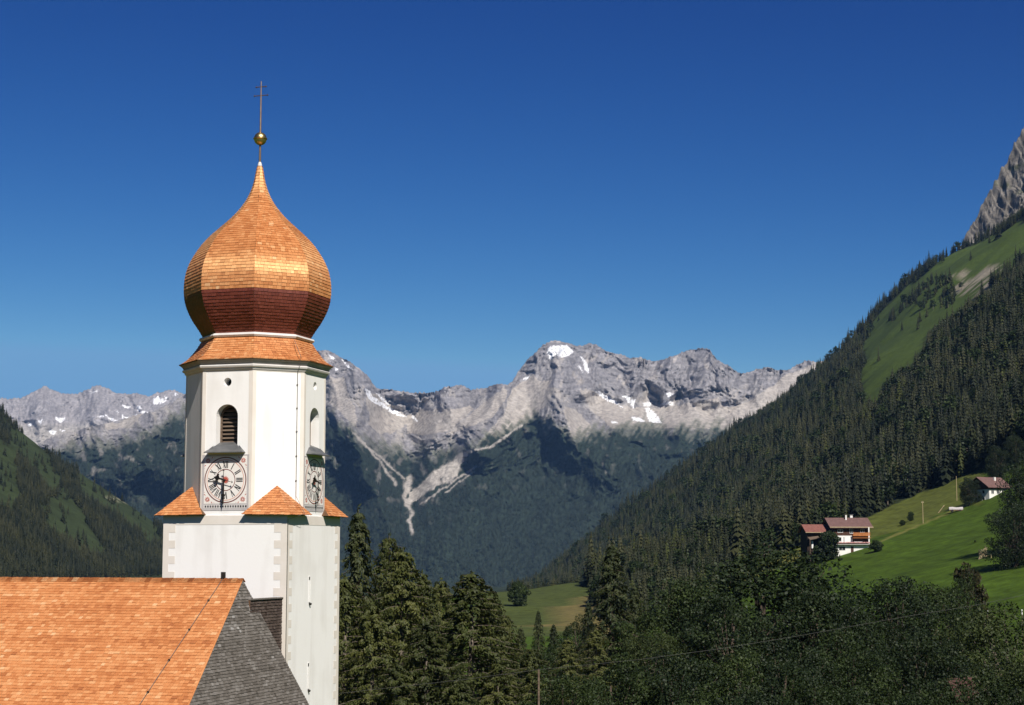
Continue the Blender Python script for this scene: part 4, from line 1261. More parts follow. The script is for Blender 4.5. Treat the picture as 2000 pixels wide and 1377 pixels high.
# old brown shingled panel between the ridge and the tower
px = 2.84
q = MB().box(px - 0.3, px - 0.02, -6.2, -3.02, RZ - 4.5, RZ - 0.86)
infill = q.obj('shingled_link_wall', M['under'], nave)
pcs = flat_courses((px - 0.02, -6.2, RZ - 4.5), (0, 1, 0), (0, 0, 1), (1, 0, 0), lambda w: 0.0, lambda w: 3.18, 0.125, 3.64, 0.12, 0.24, 0.03, 0.004, rg=rg2)
lay(pcs, infill, [M['brown_sh']], XF, 120)
MB().box(px - 0.34, px + 0.05, -6.2, -3.02, RZ - 0.85, RZ - 0.80).obj('link_wall_coping', M['grey_sh'], infill)
# ridge capping: overlapping boards
L = RX - XL
for k in range(110):
    x0 = RX + 0.04 - k * 0.25
    if x0 - 0.25 < XL:
        break
    q = MB()
    z = RZ + 0.03 + 0.006 * (k % 2)
    for s in (-1, 1):
        run = 0.20; dr = run / COTA
        a0, a1 = Vector((x0 - 0.262, RY, z)), Vector((x0, RY, z + 0.012))
        b1, b0 = a1 + Vector((0, s * run, -dr)), a0 + Vector((0, s * run, -dr))
        up = Vector((0, 0, 0.03))
        q.add([tuple(p_) for p_ in (a0, a1, b1, b0, a0 + up, a1 + up, b1 + up, b0 + up)], [(4, 5, 6, 7), (7, 6, 5, 4), (0, 1, 5, 4), (1, 2, 6, 5), (2, 3, 7, 6), (3, 0, 4, 7)], rg2.random())
    q.obj('ridge_board', M['larch'], slope)
# hip board along the boundary of the two roofs
d = (PA - EL).normalized()
MB().tube([tuple(EL + Vector((0, 0, 0.03))), tuple(PA + Vector((0, 0, 0.03)))], 0.03, 6).obj('hip_board', M['larch'], slope)
# lightning conductor on the slope with a stub post at the ridge
nrm = Vector((0, -1, COTA)).normalized()
def on_slope(x, w):                                       # w = run from the ridge
    return Vector((x, RY - w, RZ - w / COTA)) + nrm * 0.06
pts = [tuple(on_slope(1.66 - 0.03 * w, w)) for w in np.linspace(0, 9.3, 24)]
lc = MB().tube(pts, 0.013, 5).obj('lightning_conductor', M['cable'], nave)
for w in np.linspace(1.2, 9.0, 6):
    p_ = on_slope(1.66 - 0.03 * w, w)
    MB().obox(tuple(p_), (1, 0, 0), (0, 1, 0), (0, 0, 1), 0.035, 0.035, 0.03).obj('cable_clip', M['iron'], lc)
MB().obox((1.66, RY, RZ + 0.19), (1, 0, 0), (0, 1, 0), (0, 0, 1), 0.075, 0.075, 0.13).obj('ridge_post', M['iron'], nave)

# ------------------------------------------------------------------ trees
class QB:
    """fast collector of leaf quads (numpy) plus a tube-built wood mesh"""
    def __init__(self):
        self.q = []; self.r = []
    def add(self, quads, rnd):
        self.q.append(np.asarray(quads, float)); self.r.append(np.asarray(rnd, float))
    def mesh(self, name, mat):
        Q = np.concatenate(self.q).reshape(-1, 3); r_ = np.concatenate(self.r)
        n = len(r_)
        me = big_mesh(name, Q, np.arange(4 * n).reshape(-1, 4), mat, smooth=False)
        a = me.attributes.new('rnd', 'FLOAT', 'FACE')
        a.data.foreach_set('value', r_.astype('f'))
        return me

def leaf_quads(rs, C, size, direction=None, aspect=1.6, spread=1.0, normal=None):
    """diamond-shaped leaves/needle sprays at points C"""
    n = len(C)
    d = rs.normal(size=(n, 3))
    if direction is not None:
        d = direction + spread * d
    d /= np.linalg.norm(d, axis=1)[:, None]
    e = rs.normal(size=(n, 3)) if normal is None else np.cross(normal + 0.45 * rs.normal(size=(n, 3)), d)
    s = np.cross(d, e) if normal is None else e + 1e-6; s /= np.linalg.norm(s, axis=1)[:, None] + 1e-9
    L = size * rs.uniform(0.7, 1.3, n)[:, None]
    W = L / aspect
    return np.stack([C - d * L * 0.5, C + s * W * 0.5, C + d * L * 0.5, C - s * W * 0.5], 1)

def make_conifer_detail(seed, h, r, mat, kind='spruce'):
    """close conifer: tapered trunk, whorled limbs, hanging needle sprays"""
    rs = np.random.RandomState(seed)
    wood = MB()
    bend = rs.uniform(-0.25, 0.25, 2)
    def axis(z):
        t = z / h
        return np.array([bend[0] * math.sin(t * 3), bend[1] * math.sin(t * 2.4), z])
    wood.tube([tuple(axis(z)) for z in np.linspace(0, h, 12)], [0.021 * h * (1 - z) ** 0.9 + 0.012 for z in np.linspace(0, 1, 12)], 8)
    qb = QB()
    z = 0.08 * h
    az = rs.uniform(0, 6.28)
    while z < h * 0.99:
        t = z / h
        nb = 3 if t < 0.85 else 4
        for k in range(nb):
            az += 2.4 + rs.uniform(-0.5, 0.5)
            if kind == 'spruce':
                L = r * (1 - t) ** 0.75 * rs.uniform(0.65, 1.12) + 0.18
                rise, droop = 0.05, 0.38
            else:
                L = r * (1 - t) ** 0.55 * min(1, 0.55 + t * 1.4) * rs.uniform(0.55, 1.15) + 0.25
                rise, droop = 0.25, 0.30
            n = 7
            tt = np.linspace(0, 1, n)
            side = rs.uniform(-0.2, 0.2)
            dirx, diry = math.cos(az), math.sin(az)
            base = axis(z)
            px_ = base[0] + dirx * L * tt - diry * side * L * tt ** 2
            py_ = base[1] + diry * L * tt + dirx * side * L * tt ** 2
            pz_ = base[2] + L * (rise * tt - droop * tt ** 2)
            P = np.stack([px_, py_, pz_], 1)
            if L > 0.7:
                wood.tube([tuple(p_) for p_ in P], [0.012 * L * (1 - 0.8 * a) + 0.006 for a in tt], 4, cap=False)
            m = int(46 * L + 14)
            s = rs.uniform(0.12, 1.0, m) ** 0.8
            C = np.stack([np.interp(s, tt, P[:, i]) for i in range(3)], 1)
            fan = (0.30 * L * (1 - s) + 0.10)
            lat = rs.normal(size=m) * fan * 0.55
            C[:, 0] += -diry * lat; C[:, 1] += dirx * lat
            hang = np.abs(rs.normal(size=m)) * (0.30 if kind == 'spruce' else 0.24) * min(1, L)
            C[:, 2] -= hang
            dr = np.stack([dirx * 0.5 - diry * np.sign(lat) * 0.5, diry * 0.5 + dirx * np.sign(lat) * 0.5, -0.75 + 0 * lat], 1)
            qb.add(leaf_quads(rs, C, 0.36 if kind == 'spruce' else 0.30, dr, 3.0 if kind == 'spruce' else 2.4, 0.45, np.array([dirx * 0.9, diry * 0.9, 0.55])), rs.uniform(0, 1, m))
        z += h * (0.016 + 0.012 * (1 - t)) * rs.uniform(0.8, 1.25)
    m = 16
    C = np.stack([rs.normal(size=m) * 0.06, rs.normal(size=m) * 0.06, h - rs.uniform(-0.15, 0.9, m)], 1) + np.append(axis(h)[:2], 0)
    qb.add(leaf_quads(rs, C, 0.4, np.array([0, 0, 1.0]), 3.0, 0.5), rs.uniform(0, 1, m))
    return wood.mesh('conifer_trunk'), qb.mesh('conifer_crown', mat)

def make_broadleaf(seed, h, rx, mat, nclump=52, per=150, leaf=0.30, bare=0.18):
    """broad-leaved tree: trunk, limbs to clump centres, leaves on the shells of many clumps"""
    rs = np.random.RandomState(seed)
    wood = MB()
    tr = 0.018 * h + 0.05
    fork = h * 0.42
    tp = [(0, 0, -0.3), (0.04 * h * rs.uniform(-1, 1), 0.03 * h * rs.uniform(-1, 1), fork * 0.5), (0.06 * h * rs.uniform(-1, 1), 0.05 * h * rs.uniform(-1, 1), fork), (0.05 * h * rs.uniform(-1, 1), 0.05 * h * rs.uniform(-1, 1), h * 0.75)]
    wood.tube(tp, [tr * 1.3, tr, tr * 0.75, tr * 0.3], 8)
    qb = QB()
    cz = h * (0.5 + bare * 0.5); rz = h * (0.5 - bare * 0.5)
    k = 0; guard = 0
    cents = []
    while k < nclump and guard < 4000:
        guard += 1
        d = rs.normal(size=3); d /= np.linalg.norm(d)
        rad = rs.uniform(0.35, 1.0) ** 0.5
        wob = 1 + 0.28 * math.sin(3 * math.atan2(d[1], d[0]) + seed) + 0.2 * math.sin(5 * d[2] + seed * 2)
        c = np.array([d[0] * rx * rad * wob * 0.85, d[1] * rx * rad * wob * 0.85, cz + d[2] * rz * rad * 0.88])
        if c[2] > cz:
            c[:2] *= 1 - 0.35 * ((c[2] - cz) / rz) ** 2
        if cents and min(np.linalg.norm(c - o) for o in cents) < 0.20 * rx:
            continue
        cents.append(c); k += 1
        cr = rx * rs.uniform(0.16, 0.34)
        n = int(per * rs.uniform(0.7, 1.3))
        dd = rs.normal(size=(n, 3)); dd /= np.linalg.norm(dd, axis=1)[:, None]
        rr = cr * rs.uniform(0.35, 1.08, n) ** 0.45
        C = c + dd * rr[:, None] * np.array([1.1, 1.1, 0.78])
        qb.add(leaf_quads(rs, C, leaf * rs.uniform(0.6, 1.35, n)[:, None], np.array([0, 0, -0.3]), 1.5, 1.0, dd + np.array([0, 0, 0.35])), rs.uniform(0, 1, n))
        if k % 2 == 0:
            st = np.array(tp[2]) * (1 - 0.3 * rs.random()) if c[2] > fork else np.array(tp[1]) + (np.array(tp[2]) - np.array(tp[1])) * rs.random()
            mid = (st + c) / 2 + np.array([0, 0, -0.06 * h]) * rs.uniform(-0.3, 1)
            wood.tube([tuple(st), tuple(mid), tuple(c)], [tr * 0.42, tr * 0.25, 0.02], 5, cap=False)
    return wood.mesh('tree_trunk'), qb.mesh('tree_crown', mat)

def make_conifer_mid(seed, mat, tiers=13, arms=8, width=0.19):
    """mid-distance conifer of unit height: tiers of drooping, notched branches"""
    rs = np.random.RandomState(seed)
    V = []; Fc = []; r_ = []
    for i in range(tiers):
        t = i / (tiers - 1)
        z = 0.10 + 0.86 * t
        L = width * (1 - t) ** 0.85 * rs.uniform(0.85, 1.15) + 0.012
        off = rs.uniform(0, 6.28)
        for k in range(arms):
            a = off + 2 * math.pi * k / arms + rs.uniform(-0.25, 0.25)
            l = L * rs.uniform(0.65, 1.2)
            w = 2 * math.pi * l / arms * 0.62
            dr = l * rs.uniform(0.45, 0.85)
            dx, dy = math.cos(a), math.sin(a)
            z1 = z + 0.035 + 0.02 * rs.random()
            b_ = len(V)
            V += [(0, 0, z1), (dx * l * 0.62 - dy * w * 0.5, dy * l * 0.62 + dx * w * 0.5, z - dr * 0.5), (dx * l, dy * l, z - dr), (dx * l * 0.62 + dy * w * 0.5, dy * l * 0.62 - dx * w * 0.5, z - dr * 0.5)]
            Fc.append((b_, b_ + 1, b_ + 2, b_ + 3)); r_.append(rs.random())
    b_ = len(V)
    V += [(0.012, 0, 0.93), (-0.006, 0.01, 0.93), (-0.006, -0.01, 0.93), (0, 0, 1.03)]
    Fc += [(b_, b_ + 1, b_ + 3, b_ + 3), (b_ + 1, b_ + 2, b_ + 3, b_ + 3), (b_ + 2, b_, b_ + 3, b_ + 3)][:0]
    q = MB(); q.v = V; q.f = [list(f_) for f_ in Fc]; q.r = r_; q.m = [0] * len(Fc)
    q.add([(0.01, 0, 0.92), (-0.005, 0.009, 0.92), (-0.005, -0.009, 0.92), (0, 0, 1.03)], [(0, 1, 3), (1, 2, 3), (2, 0, 3)], 0.5)
    me = q.mesh('spruce_crown')
    me.materials.append(mat)
    w = MB().tube([(0, 0, -0.06), (0, 0, 0.5), (0, 0, 0.95)], [0.014, 0.009, 0.002], 5, cap=False)
    tm = w.mesh('spruce_trunk'); tm.materials.append(M['bark_pale'])
    return tm, me

MID = [make_conifer_mid(500 + i, M['spruce'], 12 + i % 3, 8, 0.15 + 0.018 * i) for i in range(5)]
LOW = [make_conifer_mid(600 + i, M['far_spruce'], 6, 5, 0.16 + 0.02 * i) for i in range(3)]

def joined(tm, cm, name, mats):
    """trunk + crown as a single mesh for scattering"""
    bm = bmesh.new()
    bm.from_mesh(cm); nf = len(bm.faces)
    bm.from_mesh(tm)
    bm.faces.ensure_lookup_table()
    for f_ in bm.faces[nf:]:
        f_.material_index = 1
    me = bpy.data.meshes.new(name)
    bm.to_mesh(me); bm.free()
    for m in mats:
        me.materials.append(m)
    return me

def scatter(name, pts, scale, protos, label, cat, seed):
    """one stuff object: trees instanced on points"""
    n = len(pts)
    rs = np.random.RandomState(seed)
    me = bpy.data.meshes.new(name)
    me.vertices.add(n)
    me.vertices.foreach_set('co', np.ascontiguousarray(pts, 'f').ravel())
    sw = np.asarray(scale) * rs.uniform(0.8, 1.5, n)
    a = me.attributes.new('sc', 'FLOAT_VECTOR', 'POINT'); a.data.foreach_set('vector', np.c_[sw, sw, scale].astype('f').ravel())
    a = me.attributes.new('rz', 'FLOAT', 'POINT'); a.data.foreach_set('value', rs.uniform(0, 6.28, n).astype('f'))
    a = me.attributes.new('pick', 'INT', 'POINT'); a.data.foreach_set('value', rs.randint(0, len(protos), n).astype('i'))
    o = link(name, me, kind='stuff')
    o['label'] = label; o['category'] = cat
    ng = bpy.data.node_groups.new(name, 'GeometryNodeTree')
    ng.interface.new_socket('Geometry', in_out='INPUT', socket_type='NodeSocketGeometry')
    ng.interface.new_socket('Geometry', in_out='OUTPUT', socket_type='NodeSocketGeometry')
    gi = ng.nodes.new('NodeGroupInput'); go = ng.nodes.new('NodeGroupOutput')
    iop = ng.nodes.new('GeometryNodeInstanceOnPoints')
    g2i = ng.nodes.new('GeometryNodeGeometryToInstance')
    for po in protos[::-1]:
        oi = ng.nodes.new('GeometryNodeObjectInfo'); oi.inputs['Object'].default_value = po
        oi.inputs['As Instance'].default_value = False
        ng.links.new(oi.outputs['Geometry'], g2i.inputs[0])
    # Geometry to Instance joins its inputs into one instance, so keep one per prototype
    ng.nodes.remove(g2i)
    join = ng.nodes.new('GeometryNodeJoinGeometry')
    for po in protos[::-1]:
        oi = ng.nodes.new('GeometryNodeObjectInfo'); oi.inputs['Object'].default_value = po
        oi.inputs['As Instance'].default_value = True
        ng.links.new(oi.outputs['Geometry'], join.inputs[0])
    def attr(nm, typ):
        x = ng.nodes.new('GeometryNodeInputNamedAttribute'); x.data_type = typ; x.inputs['Name'].default_value = nm
        return x.outputs['Attribute']
    cx = ng.nodes.new('ShaderNodeCombineXYZ')
    ng.links.new(attr('rz', 'FLOAT'), cx.inputs['Z'])
    e2r = ng.nodes.new('FunctionNodeEulerToRotation')
    ng.links.new(cx.outputs[0], e2r.inputs[0])
    ng.links.new(gi.outputs[0], iop.inputs['Points'])
    ng.links.new(join.outputs[0], iop.inputs['Instance'])
    iop.inputs['Pick Instance'].default_value = True
    ng.links.new(attr('pick', 'INT'), iop.inputs['Instance Index'])
    ng.links.new(e2r.outputs[0], iop.inputs['Rotation'])
    ng.links.new(attr('sc', 'FLOAT_VECTOR'), iop.inputs['Scale'])
    ng.links.new(iop.outputs[0], go.inputs[0])
    md = o.modifiers.new('scatter', 'NODES'); md.node_group = ng
    return o

def proto_obj(name, me):
    return bpy.data.objects.new(name, me)                 # never linked to the scene: only a source for instances

def make_round_mid(seed, mat):
    rs = np.random.RandomState(seed)
    qb = QB()
    for k in range(26):
        d = rs.normal(size=3); d /= np.linalg.norm(d)
        c = np.array([0, 0, 0.55]) + d * np.array([0.24, 0.24, 0.34]) * rs.uniform(0.5, 1)
        dd = rs.normal(size=(16, 3)); dd /= np.linalg.norm(dd, axis=1)[:, None]
        qb.add(leaf_quads(rs, c + dd * 0.10, 0.075, np.array([0, 0, -0.2]), 1.4, 1.0, dd + np.array([0, 0, 0.3])), rs.uniform(0, 1, 16))
    w = MB().tube([(0, 0, -0.06), (0, 0, 0.6)], [0.02, 0.008], 5, cap=False)
    tm = w.mesh('round_trunk')
    return tm, qb.mesh('round_crown', mat)
RND = [make_round_mid(700 + i, M['broad']) for i in range(2)]
MIDP = [proto_obj('spruce_source', joined(t, c, 'spruce_source', [M['spruce'], M['bark_pale']])) for t, c in MID]
RNDP = [proto_obj('round_tree_source', joined(t, c, 'round_tree_source', [M['broad'], M['bark_pale']])) for t, c in RND]
LARM = [make_conifer_mid(800 + i, M['larch_leaf'], 11, 8, 0.20) for i in range(2)]
LARP = [proto_obj('larch_source', joined(t, c, 'larch_source', [M['larch_leaf'], M['bark_pale']])) for t, c in LARM]
LOWP = [proto_obj('far_spruce_source', joined(t, c, 'far_spruce_source', [M['far_spruce'], M['bark']])) for t, c in LOW]

# forest on the right-hand mountainside
def forest_right():
    rs = np.random.RandomState(7)
    pts = []
    for (y0, y1, n) in ((450, 1000, 19000), (1000, 1700, 22000), (1700, 2480, 20000)):
        y = rs.uniform(y0, y1, n)
        x = rs.uniform(-60, 1, n) * 0
        u_ = rs.uniform(1000, 2160, n)
        x = (u_ - CU) / F * y + rs.uniform(-4, 4, n)
        pts.append(np.c_[x, y])
    P = np.concatenate(pts)
    z = H(P[:, 0], P[:, 1])
    u, v = project(P[:, 0], P[:, 1], z)
    onhill = (0.736 * (P[:, 0] - (170.6 - 0.0344 * P[:, 1])) > -75) | ((u > 1150) & (u < 1440) & (P[:, 1] < 1000))
    keep = onhill & (v < np.interp(u, LOWM_EDGE_U, LOWM_EDGE_V) - 1)
    wu = u + 10 * perlin(P[:, 0] / 40, P[:, 1] / 40, 71); wv = v + 8 * perlin(P[:, 0] / 40 + 9, P[:, 1] / 40, 72)
    inalm = in_poly(wu, wv, ALM) & (P[:, 1] > 1000)
    clump = in_poly(u, v, [(1790, 560), (1815, 548), (1862, 540), (1868, 600), (1840, 608), (1795, 605), (1775, 600), (1740, 640), (1735, 625), (1760, 590)])
    single = rs.random(len(P)) < np.where(clump, 0.16, 0.004)
    inalm |= (in_poly(u, v - 30000 / P[:, 1], ALM) | in_poly(u, v - 48000 / P[:, 1], ALM)) & (P[:, 1] > 900) & (v > 560)
    keep &= (~inalm) | single
    dens = fbm(P[:, 0] / 45, P[:, 1] / 45, 3, 91)
    keep &= (rs.random(len(P)) < np.clip(0.8 + 1.1 * dens, 0.12, 1))
    P = P[keep]; z = z[keep]; u = u[keep]; v = v[keep]
    # thin out trees standing too close together
    cell = 3.6
    key = np.floor(P[:, 0] / cell).astype(int) * 100003 + np.floor(P[:, 1] / cell).astype(int)
    _, idx = np.unique(key, return_index=True)
    P, z, u, v = P[idx], z[idx], u[idx], v[idx]
    sc = np.clip(rs.normal(14, 3.6, len(P)), 5, 23) * (1 + 0.5 * fbm(P[:, 0] / 90, P[:, 1] / 90, 2, 92))
    sc *= np.where(P[:, 1] > 1700, 0.85, 1.0) * np.where((u < 1440) & (P[:, 1] < 1000), np.clip(0.45 + (P[:, 1] - 500) / 600, 0.42, 0.8), 1.0)
    return P, z, sc, u, v
FP, FZ, FS, FU, FV = forest_right()
# the 300 that show largest are trees of their own
size = FS / FP[:, 1]
inframe = (FU > 5) & (FU < 1995) & (FV > 0)
order = np.argsort(-np.where(inframe, size, 0))
one = order[:300]
rest = order[300:]
rs_ = np.random.RandomState(3)
for j, i in enumerate(one):
    tm, cm = MID[rs_.randint(0, len(MID))]
    low_v = FV[i] > np.interp(FU[i], LOWM_EDGE_U, LOWM_EDGE_V) - 30
    o = thing('spruce_tree', 'dark spruce in the dense lower forest on the right-hand mountainside above the meadow', 'tree',
              (FP[i, 0], FP[i, 1], FZ[i] - 0.2), rs_.uniform(0, 6.28), 'nearest spruces of the mountainside forest')
    wsc = rs_.uniform(0.85, 1.5)
    o.scale = (FS[i] * wsc, FS[i] * wsc, FS[i])
    t = link('trunk', tm, o); c = link('crown', cm, o)
scatter('mountainside_forest', np.c_[FP[rest], FZ[rest] - 0.2], FS[rest], MIDP * 3 + LARP + RNDP, 'dark spruce forest covering the right-hand mountainside', 'forest', 5)

# woods on the left-hand mountainside
def forest_left():
    rs = np.random.RandomState(17)
    n = 42000
    y = rs.uniform(1000, 2260, n); u_ = rs.uniform(-120, 420, n)
    x = (u_ - CU) / F * y
    z = H(x, y)
    u, v = project(x, y, z)
    wu = u + 8 * perlin(x / 40, y / 40, 171); wv = v + 8 * perlin(x / 40 + 9, y / 40, 172)
    k = ~LEFT_MEADOW(wu, wv) | (rs.random(n) < 0.03)
    k &= (0.705 * (-x - 399) > -25) & (v < 1150)
    dens = fbm(x / 60, y / 60, 3, 93)
    k &= rs.random(n) < np.clip(0.75 + 0.9 * dens, 0.15, 1)
    sc = np.clip(rs.normal(8.5, 3, n), 2.5, 16)
    return np.c_[x, y, z - 0.2][k], sc[k]
a_, b_ = forest_left()
scatter('left_hillside_woods', a_, b_, MIDP, 'dark woods and scattered spruces on the left-hand mountainside', 'forest', 6)

# forest on the lower slopes of the massif
def forest_far():
    rs = np.random.RandomState(27)
    n = 30000
    nr, nc = MP.shape[:2]
    ci = rs.randint(int((120 - MU[0, 0]) / 2.1), int((1560 - MU[0, 0]) / 2.1), n)
    ri = (nr * rs.uniform(0, 0.85, n)).astype(int)
    p_ = MP[ri, ci]; u = MU[ri, ci]; v = MV[ri, ci]
    tv = np.interp(u, TREE_U, TREE_V)
    dist = v - tv
    patch = fbm(u / 17, v / 26, 4, 209)
    k = (dist > 6 + 40 * rs.random(n) ** 2) & (rs.random(n) < sstep(0, 110, dist) * 0.9 + 0.1) & (patch < 0.3)
    k &= ~((u > 1000) & (v > 1140))
    for pts, w, *_ in GULLY:
        d = np.full(n, 1e9)
        for a, b in zip(pts[:-1], pts[1:]):
            d = np.minimum(d, seg_dist(u, v, a, b))
        k &= d > w + 3
    jit = rs.uniform(-4, 4, (n, 3)); jit[:, 2] = -1.5
    return (p_ + jit)[k], rs.uniform(9, 17, n)[k] * np.clip(0.5 + dist[k] / 160, 0.5, 1.05)
a_, b_ = forest_far()
scatter('distant_forest', a_, b_, LOWP, 'blue-dark forest on the lower slopes of the distant massif', 'forest', 7)

# ------------------------------------------------------------------ the trees one can tell apart
SPR = []
for sd in (1, 2, 3):
    t, c = make_conifer_detail(sd, 18.0, 3.9, M['spruce_near'], 'spruce'); t.materials.append(M['bark']); SPR.append((t, c, 18.0, 3.9))
LAR = []
for sd in (11, 12, 13):
    t, c = make_conifer_detail(sd, 17.0, 4.6, M['larch_leaf'], 'larch'); t.materials.append(M['bark_pale']); LAR.append((t, c, 17.0, 4.6))
BRD = []
for sd, hh, rr, mt in ((21, 14.0, 5.2, 'broad'), (22, 13.0, 4.8, 'broad_dark'), (23, 15.0, 5.6, 'broad')):
    t, c = make_broadleaf(sd, hh, rr, M[mt], 60, 270, 0.22); t.materials.append(M['bark']); BRD.append((t, c, hh, rr))
LGT = []
for sd in (31, 32):
    t, c = make_broadleaf(sd, 12.0, 4.8, M['broad_light'], 60, 270, 0.21); t.materials.append(M['bark_pale']); LGT.append((t, c, 12.0, 4.8))
RED = []
t, c = make_broadleaf(41, 6.0, 2.2, M['broad_red'], 30, 110, 0.22); t.materials.append(M['bark']); RED.append((t, c, 6.0, 2.2))
BSH = []
for sd in (51, 52):
    t, c = make_broadleaf(sd, 5.0, 2.6, M['broad'], 64, 120, 0.34, -0.1); t.materials.append(M['bark']); BSH.append((t, c, 5.0, 2.9))

DNS = []
for sd, mt in ((61, 'broad_dark'), (62, 'broad_dark'), (63, 'broad')):
    t, c = make_broadleaf(sd, 15.0, 5.8, M[mt], 90, 260, 0.26, -0.02); t.materials.append(M['bark']); DNS.append((t, c, 15.0, 5.6))
rt = random.Random(99)
TOPS = {}
def plant(lib, u, vtop, Y, label, name, wscale=1.0, group=None, k=None, base=None, sink=0.0):
    """a tree at image column u and distance Y whose top reaches image row vtop"""
    x, y, z = at(u, Y) if base is None else base
    ztop = rays(u, vtop)[1] * y
    t, c, h, r_ = lib[rt.randrange(len(lib))] if k is None else lib[k]
    if c.name not in TOPS:
        zs_ = sorted(v_.co.z for v_ in c.vertices)
        TOPS[c.name] = zs_[-1] if lib in (SPR, LAR) else zs_[int(len(zs_) * 0.995)]
    s = (ztop - z + sink) / (TOPS[c.name] - 0.1)
    o = thing(name, label, 'tree' if 'shrub' not in name and 'bush' not in name else 'bush', (x, y, z - sink), rt.uniform(0, 6.28), group)
    o.scale = (s * wscale, s * wscale, s)
    link('trunk', t, o); link('crown', c, o)
    return o

# conifers between the tower and the middle of the picture
plant(SPR, 700, 985, 118, 'tall dark spruce with a pointed top standing closest to the tower', 'spruce_tree', 0.95, k=0)
plant(LAR, 757, 1040, 128, 'feathery larch just right of the tallest spruce by the tower', 'larch_tree', 0.85, k=0)
plant(LAR, 790, 1068, 112, 'third and lower conifer from the tower, with pale green drooping sprays', 'larch_tree', 1.0, k=1)
plant(LAR, 917, 1112, 122, 'broad dome-topped larch with a bare pale lower trunk, left of the valley meadow', 'larch_tree', 1.45, k=2)
plant(SPR, 852, 1152, 165, 'small conifer in the gap between the two groups of larches', 'spruce_tree', 1.0, k=1)
plant(LAR, 672, 1120, 106, 'larch half hidden behind the right edge of the tower', 'larch_tree', 1.0, k=2)
plant(LAR, 728, 1175, 100, 'low larch in front of the tall spruce by the tower', 'larch_tree', 1.1, k=1)
plant(LAR, 838, 1205, 101, 'low larch in front of the gap between the larch groups', 'larch_tree', 1.25, k=0)
plant(LAR, 985, 1195, 128, 'larch at the left end of the valley meadow', 'larch_tree', 0.95, k=0)
plant(SPR, 1051, 1190, 260, 'small dark blue-green spruce below the valley meadow', 'spruce_tree', 1.0, k=2)
plant(SPR, 1195, 1058, 172, 'tall lone spruce standing out against the forest right of the valley meadow', 'spruce_tree', 1.3, k=2)
plant(SPR, 1238, 1140, 215, 'shorter spruce just right of the tall lone spruce', 'spruce_tree', 1.2, k=0)
plant(SPR, 1150, 1175, 210, 'spruce just left of the tall lone spruce', 'spruce_tree', 1.2, k=1)
plant(LAR, 1110, 1245, 140, 'larch below the drier field of the valley meadow', 'larch_tree', 1.2, k=1)
plant(LAR, 1040, 1262, 118, 'larch in the lower middle, left of the thin pole', 'larch_tree', 1.2, k=2)
plant(LAR, 862, 1128, 142, 'larch between the tower-side conifers and the dome-topped larch', 'larch_tree', 1.1, k=1)
plant(LAR, 822, 1112, 136, 'slender larch behind the third conifer from the tower', 'larch_tree', 0.9, k=0)
plant(LAR, 955, 1160, 134, 'larch on the right shoulder of the dome-topped larch', 'larch_tree', 1.1, k=1)
plant(SPR, 1018, 1222, 175, 'dark spruce below the left part of the valley meadow', 'spruce_tree', 1.3, k=0)
plant(SPR, 1082, 1218, 200, 'dark spruce below the middle of the valley meadow', 'spruce_tree', 1.3, k=1)
plant(BRD, 1128, 1205, 230, 'dark broadleaf tree at the lower right corner of the valley meadow', 'broadleaf_tree', 0.9, k=0)
plant(LAR, 1160, 1225, 150, 'larch at the foot of the tall lone spruce', 'larch_tree', 1.2, k=0)
plant(BRD, 1075, 1255, 150, 'broadleaf tree behind the thin pole', 'broadleaf_tree', 0.9, k=2)
# broad-leaved trees to the right
plant(DNS, 1503, 1072, 178, 'largest round-topped broadleaf tree, below the farmhouse', 'broadleaf_tree', 1.4, k=0)
plant(DNS, 1345, 1140, 168, 'broadleaf tree left of the largest round-topped one', 'broadleaf_tree', 1.05, k=2)
plant(BRD, 1422, 1165, 150, 'broadleaf tree in front of the left flank of the largest round-topped one', 'broadleaf_tree', 1.0, k=1)
plant(DNS, 1600, 1152, 152, 'broadleaf tree on the right shoulder of the largest round-topped one', 'broadleaf_tree', 1.0, k=0)
plant(LGT, 1278, 1225, 150, 'bright green broadleaf tree right of the tall lone spruce', 'broadleaf_tree', 0.9, k=0)
plant(DNS, 1742, 1134, 205, 'left one of the row of dark trees along the lower meadow edge', 'broadleaf_tree', 1.1, k=1)
plant(DNS, 1806, 1146, 212, 'middle one of the row of dark trees along the lower meadow edge', 'broadleaf_tree', 1.1, k=2)
plant(BRD, 1868, 1128, 222, 'right one of the row of dark trees along the lower meadow edge', 'broadleaf_tree', 0.62, k=2)
plant(RED, 1888, 1108, 226, 'reddish-leaved slim tree at the right end of the row on the lower meadow edge', 'broadleaf_tree', 0.5, k=0)
plant(BRD, 1700, 1195, 160, 'dark broadleaf tree below the left end of the meadow-edge row', 'broadleaf_tree', 0.9, k=2)
plant(LGT, 1950, 1185, 132, 'pale yellow-green broad tree in the lower right corner', 'broadleaf_tree', 1.15, k=1)
plant(LGT, 1868, 1215, 140, 'pale green tree left of the broad one in the lower right corner', 'broadleaf_tree', 1.0, k=0)
plant(BRD, 1790, 1235, 126, 'dark broadleaf tree in the lower right, left of the hidden hut', 'broadleaf_tree', 1.0, k=1)
plant(BRD, 1650, 1235, 124, 'dark broadleaf tree in the lower right under the overhead wire', 'broadleaf_tree', 1.0, k=0)
plant(BRD, 1530, 1255, 116, 'dark broadleaf tree at the bottom below the end of the overhead wire', 'broadleaf_tree', 1.0, k=1)
plant(BRD, 1420, 1268, 110, 'dark broadleaf tree at the bottom crossed by the overhead wire', 'broadleaf_tree', 1.0, k=2)
plant(BRD, 1310, 1280, 108, 'broadleaf tree at the bottom below the bright green one', 'broadleaf_tree', 1.0, k=1)
